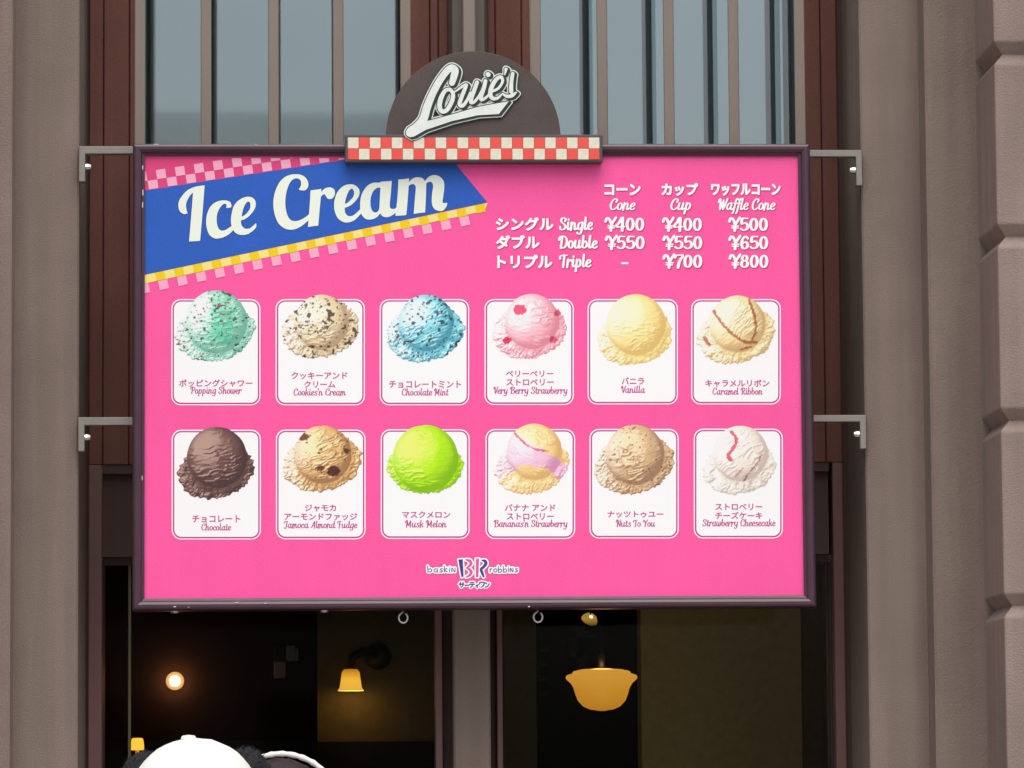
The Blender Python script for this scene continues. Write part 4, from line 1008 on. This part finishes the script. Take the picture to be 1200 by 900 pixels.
boxo('base_bar', X(404, YS, 174), X(706.3, YS, 174), YS, YN+0.05, Z(190, YS, 555), Z(157.6, YS, 555), GREYB, nb, bevel=0.003)
YT = YS-0.003
xa, xb = X(407.6, YT, 174), X(702.8, YT, 174); za, zb2 = Z(187, YT, 555), Z(161, YT, 555)
cw = (xb-xa)/23; chh = (zb2-za)/2; g_ = 0.0006
bm = bmesh.new(); box(bm, 0, cw-g_, 0, 0.006, 0, chh-g_); bmesh.ops.bevel(bm, geom=bm.edges[:], offset=0.0012, segments=1, affect='EDGES')
mr_ = bpy.data.meshes.new('red_check'); bm.to_mesh(mr_); mr_.materials.append(RED)
mc_ = bpy.data.meshes.new('cream_check'); bm.to_mesh(mc_); mc_.materials.append(CREAM); bm.free()
for i in range(23):
    for j in range(2):
        cream = (i+j) % 2 == 1     # bottom row starts red, top row cream
        o = bpy.data.objects.new('check_tile', mc_ if cream else mr_); COL.objects.link(o); o.parent = nb
        o.location = Vector((xa+i*cw, YT, za+j*chh))-orig(nb)
# lettering "Louie's"
k4 = 8.575
def r4(pts): return [(a/k4+470, b/k4+60, r/k4) for a, b, r in pts]
def r5(pts): return [(a/10+530, b/10+65, r/10) for a, b, r in pts]
def r5s(pts): return [(a/10+530, b/10+65, r*0.86/10) for a, b, r in pts]
FL = Field(470, 70, 615, 166, 0.28, 5.0)
FL.stroke(r4([(512,318,30),(535,240,36),(540,190,38),(505,165,33),(455,205,34),(385,300,35),(315,430,36),(262,560,40),(225,680,42),(165,765,52),(100,808,46),(84,826,34)]))
FL.poly([np.array([(470+215/k4, 60+690/k4), (501.5, 141.6), (530, 134), (560, 125.2), (596.3, 118.5), (584.7, 133.6), (560, 135), (530, 141.8), (499.2, 152.1), (485.2, 160), (480, 161), (478, 150)])])
FL.stroke(r4([(490,382,17),(440,400,20),(398,480,24),(387,560,24),(412,605,21),(462,588,22),(512,500,22),(522,425,20),(490,382,17)]))
FL.stroke(r5s([(30,425,9),(75,395,14),(130,355,18),(165,345,22),(140,410,26),(105,500,28),(85,570,28),(120,590,26),(170,530,20),(215,440,22)]))
FL.stroke(r5s([(290,315,27),(260,400,28),(225,500,28),(222,550,26),(262,540,20),(310,480,18),(345,420,20)]))
FL.stroke(r5s([(388,300,27),(370,380,28),(340,470,28),(340,515,26),(380,505,18),(430,460,16)]))
FL.stroke(r5s([(418,222,34),(420,224,34)]))
FL.stroke(r5s([(470,420,18),(540,385,18),(588,310,19),(575,255,22),(525,270,27),(470,350,30),(445,440,30),(470,500,28),(530,500,20),(575,460,12)]))
FL.stroke(r5s([(630,160,22),(615,225,8)]))
FL.stroke(r5s([(708,212,24),(692,320,26),(690,420,30)])); FL.stroke(r5s([(585,445,9),(640,478,24),(700,468,26),(750,432,10)]))
FS = FL.shifted(2.3, 1.4); FS2 = FL.shifted(1.1, 0.7)
dark = np.minimum(np.minimum(FL.f, FS.f), FS2.f)
lt = field_mesh(FL.xs, FL.ys, FL.f, YN-0.0140, LWHITE, 'name_lettering', nb)
field_mesh(FL.xs, FL.ys, dark-1.05, YN-0.0120, LGREEN, 'name_lettering_shadow', nb)
field_mesh(FL.xs, FL.ys, dark-2.35, YN-0.0100, LWHITE, 'name_lettering_outline', nb)
field_mesh(FL.xs, FL.ys, dark-3.1, YN-0.0080, LGREEN, 'name_lettering_edge', nb)
# the outer edge of the script overlaps the bar: lift it ahead of the bar
for o in nb.children:
    if o.name.startswith('name_lettering'): o.location.y -= 0.0

# ================================================================== PEOPLE
def skin_person(name, base, height, label, group=None, face=0.0):
    x, y = base
    t = empty(name, (x, y, 0), label, 'person', group)
    k = height/1.72
    J = {'pel': (0,0,.95,.155), 'wai': (0,0,1.08,.135), 'che': (0,0.01,1.26,.155), 'sho': (0,0,1.40,.11), 'nek': (0,.0,1.48,.058), 'hd0': (0,.02,1.56,.085), 'hd1': (0,.02,1.64,.098)}
    E = [('pel','wai'),('wai','che'),('che','sho'),('sho','nek'),('nek','hd0'),('hd0','hd1')]
    for s_, n_ in ((-1, 'l'), (1, 'r')):
        J.update({'hip'+n_: (s_*.10,0,.90,.105), 'kne'+n_: (s_*.11,.01,.50,.062), 'ank'+n_: (s_*.12,-.01,.09,.043), 'toe'+n_: (s_*.13,.13,.035,.036),
                  'sh'+n_: (s_*.175,0,1.385,.062), 'elb'+n_: (s_*.22,-.03,1.11,.044), 'wri'+n_: (s_*.22,.10,.89,.029), 'pal'+n_: (s_*.22,.14,.83,.032)})
        E += [('pel','hip'+n_),('hip'+n_,'kne'+n_),('kne'+n_,'ank'+n_),('ank'+n_,'toe'+n_),('sho','sh'+n_),('sh'+n_,'elb'+n_),('elb'+n_,'wri'+n_),('wri'+n_,'pal'+n_)]
        for f_ in range(4):
            fx = s_*(.22+(f_-1.5)*.006); fy = .14+(f_-1.5)*.018
            J['f%d%s' % (f_, n_)] = (fx, fy, .79, .009); J['g%d%s' % (f_, n_)] = (fx-s_*.012, fy+.005, .745+.006*abs(f_-1.3), .0075)
            E += [('pal'+n_, 'f%d%s' % (f_, n_)), ('f%d%s' % (f_, n_), 'g%d%s' % (f_, n_))]
        J['t'+n_] = (s_*.205, .185, .82, .010); E.append(('pal'+n_, 't'+n_))
    names = list(J); me = bpy.data.meshes.new('body')
    me.from_pydata([(J[n_][0]*k, J[n_][1]*k, J[n_][2]*k) for n_ in names], [(names.index(a), names.index(b)) for a, b in E], [])
    ob = bpy.data.objects.new('body', me); COL.objects.link(ob)
    md = ob.modifiers.new('skin', 'SKIN')
    for i, n_ in enumerate(names): me.skin_vertices[0].data[i].radius = (J[n_][3]*k, J[n_][3]*k*(0.72 if n_ in ('pel','wai','che','sho') else 1.0))
    me.skin_vertices[0].data[0].use_root = True
    sb = ob.modifiers.new('sub', 'SUBSURF'); sb.levels = 2; sb.render_levels = 2
    dg = bpy.context.evaluated_depsgraph_get(); m2 = bpy.data.meshes.new_from_object(ob.evaluated_get(dg))
    bpy.data.objects.remove(ob)
    for p in m2.polygons: p.use_smooth = True
    m2.materials.clear()
    b = link('body', m2, SKIN, t)
    return t, b, k
SKIN = mat('skin', (0.55, 0.34, 0.25), 0.55)
def cloth_from(body, t, zlo, zhi, m, name, grow):
    """clothing shell: faces of the body between two heights, swollen"""
    me = body.data; bm = bmesh.new(); bm.from_mesh(me)
    for v in bm.verts: v.co += v.normal*grow
    kill = [f for f in bm.faces if not (zlo < f.calc_center_median().z < zhi)]
    bmesh.ops.delete(bm, geom=kill, context='FACES')
    m2 = bpy.data.meshes.new(name); bm.to_mesh(m2); bm.free()
    for p in m2.polygons: p.use_smooth = True
    return link(name, m2, m, t)
HAIR = mat('dark_brown_hair', (0.022, 0.010, 0.010), 0.5, noise=0.3, nscale=60, bump=0.5, bscale=200)
def blob(name, c, rad, m, parent, rough=0.0, sub=4, seed=0, cut=None):
    bm = bmesh.new(); bmesh.ops.create_icosphere(bm, subdivisions=sub, radius=1.0)
    from mathutils import noise as mn
    for v in bm.verts:
        d = 1+rough*mn.noise(v.co*6+Vector((seed, 0, 0)))+rough*0.6*mn.noise(v.co*14+Vector((seed, 3, 0)))
        v.co = Vector((v.co.x*rad[0]*d, v.co.y*rad[1]*d, v.co.z*rad[2]*d))
    if cut is not None: bmesh.ops.delete(bm, geom=[f for f in bm.faces if f.calc_center_median().z < cut], context='FACES')
    bmesh.ops.translate(bm, vec=c, verts=bm.verts)
    return emit(name, bm, m, parent, smooth=True)
PLUSHW = mat('white_plush', (0.82, 0.80, 0.74), 0.9, noise=0.03, nscale=30, bump=0.6, bscale=400)
PLUSHB = mat('black_plush', (0.010, 0.009, 0.011), 0.85, bump=0.8, bscale=400)
def fur(parent, c, rad, m, n=2600, ln=0.009, seed=1):
    rng = np.random.RandomState(seed); d = rng.normal(size=(n, 3)); d /= np.linalg.norm(d, axis=1)[:, None]
    p = np.array(c)+d*np.array(rad); nn = d/np.array(rad); nn /= np.linalg.norm(nn, axis=1)[:, None]
    tdir = np.cross(nn, rng.normal(size=(n, 3))); tdir /= np.linalg.norm(tdir, axis=1)[:, None]
    a = p-tdir*0.0009-nn*.002; b = p+tdir*0.0009-nn*.002; e_ = p+nn*ln*rng.uniform(.5, 1, (n, 1))+tdir*ln*rng.uniform(-.5, .5, (n, 1))
    v = np.stack([a, b, e_], 1).reshape(-1, 3)-np.array(orig(parent))
    me = bpy.data.meshes.new('fur'); me.from_pydata([tuple(q) for q in v], [], [(3*i, 3*i+1, 3*i+2) for i in range(n)])
    o = link('fur', me, m, parent); o['kind'] = 'stuff'; return o
# person in the plush cap
YP1 = -5.2; s1 = pxm(YP1)
hx, _, hz = W(230, 868, YP1)
t, body, kk = skin_person('person', (float(hx), YP1), hz-0.03, 'person in a white plush cap with black fluffy ears, seen from behind below the sign')
SHIRT = mat('grey_jacket', (0.10, 0.10, 0.12), 0.85, bump=0.4, bscale=150); JEAN = mat('dark_denim', (0.02, 0.03, 0.06), 0.85, bump=0.4, bscale=200)
cloth_from(body, t, 0.78*kk, 1.47*kk, SHIRT, 'jacket', 0.012); cloth_from(body, t, 0.10*kk, 0.93*kk, JEAN, 'trousers', 0.008); cloth_from(body, t, -0.1, 0.095*kk, BLACK, 'shoes', 0.006)
c = W(228, 936.5, YP1)
cap = blob('cap', (c[0], YP1+0.02, c[2]), (0.133, 0.135, 0.124), PLUSHW, t, 0.012, 4, 3, cut=-0.075)
blob('cap_brow', (c[0]-0.012, YP1-0.03, c[2]-0.005), (0.128, 0.11, 0.098), PLUSHW, cap, 0.02, 4, 8, cut=-0.07)
cb = W(221, 865.5, YP1); bm = bmesh.new(); lathe(bm, [(0.0145, -0.012), (0.0155, 0.002), (0.012, 0.006), (0, 0.0075)], cb, 18); emit('cap_button', bm, PLUSHW, cap, smooth=True)
for (px, py, rx_, rz_, sd_) in ((172, 938, 0.066, 0.100, 1), (289, 931, 0.056, 0.096, 2)):
    ce = W(px, py, YP1+0.05); ear = blob('cap_ear', (ce[0], YP1+0.05, ce[2]), (rx_, 0.05, rz_), PLUSHB, t, 0.05, 4, sd_)
    fur(ear, (ce[0], YP1+0.05, ce[2]), (rx_, 0.05, rz_), PLUSHB, seed=sd_)
blob('hair', (c[0], YP1-0.01, c[2]-0.10), (0.098, 0.105, 0.12), HAIR, t, 0.04, 4, 5)
# person behind with the white headband
YP2 = -4.5; s2 = pxm(YP2)
hx, _, hz = W(326, 893, YP2)
t, body, kk = skin_person('person', (float(hx), YP2), hz, 'person with dark hair under a thin white fluffy headband, right of the white cap')
cloth_from(body, t, 0.78*kk, 1.47*kk, mat('navy_coat', (0.015, 0.018, 0.035), 0.85, bump=0.3, bscale=150), 'coat', 0.014); cloth_from(body, t, 0.10*kk, 0.93*kk, JEAN, 'trousers', 0.008); cloth_from(body, t, -0.1, 0.095*kk, BLACK, 'shoes', 0.006)
cc = W(329, 883.5, YP2); Rb = 0.125
blob('hair', (cc[0], YP2+0.01, cc[2]-0.125), (0.105, 0.11, 0.116), HAIR, t, 0.03, 4, 9)
bm = bmesh.new(); pts = []
for a in np.linspace(-PI*0.42, PI*0.42, 40): pts.append((cc[0]+(Rb+0.005*math.sin(a*3))*math.sin(a), YP2-0.01, cc[2]-Rb+Rb*math.cos(a)))
tube(bm, pts, [0.0062+0.001*math.sin(i*2.3) for i in range(40)], 10)
hb = emit('headband', bm, PLUSHW, t, smooth=True)

# ================================================================== building across the street (seen only in the glass)
ob = empty('opposite_building', (-4, -70, 0), 'pale building across the street, seen as the darker band low in the left window reflections', 'building')
OPP = mat('pale_grey_render', (0.60, 0.60, 0.60), 0.8, noise=0.05, nscale=0.3)
boxo('wall', -40, 2.2, -90, -70, 0, 13.0, OPP, ob)
bm = bmesh.new(); rp = [(-69.4, 13.0), (-80.2, 17.15), (-90.6, 13.0)]  # roof added, pitched to catch the sun and brighten the reflected band
ra_ = [bm.verts.new((-40.4, y_, z_)) for y_, z_ in rp]; rb_ = [bm.verts.new((2.7, y_, z_)) for y_, z_ in rp]
bm.faces.new(ra_); bm.faces.new(list(reversed(rb_)))
for i in range(3): bm.faces.new((ra_[i], rb_[i], rb_[(i+1) % 3], ra_[(i+1) % 3]))
bmesh.ops.recalc_face_normals(bm, faces=bm.faces)
emit('added_roof', bm, mat('added_pale_roof', (0.56, 0.57, 0.58), 0.8, noise=0.08, nscale=0.4), ob)
OW = mat('dark_far_window', (0.05, 0.06, 0.07), 0.2)
bm = bmesh.new(); box(bm, 0, 1.6, 0, 0.3, 0, 1.5); wm = bpy.data.meshes.new('window'); bm.to_mesh(wm); bm.free(); wm.materials.append(OW)
for i in range(12):
    for j in range(2):
        o = bpy.data.objects.new('window', wm); COL.objects.link(o); o.parent = ob; o.location = (-34+i*3.3, -0.15, 2.2+j*3.2)
for o in list(bpy.data.objects):
    if '_o' in o: del o['_o']
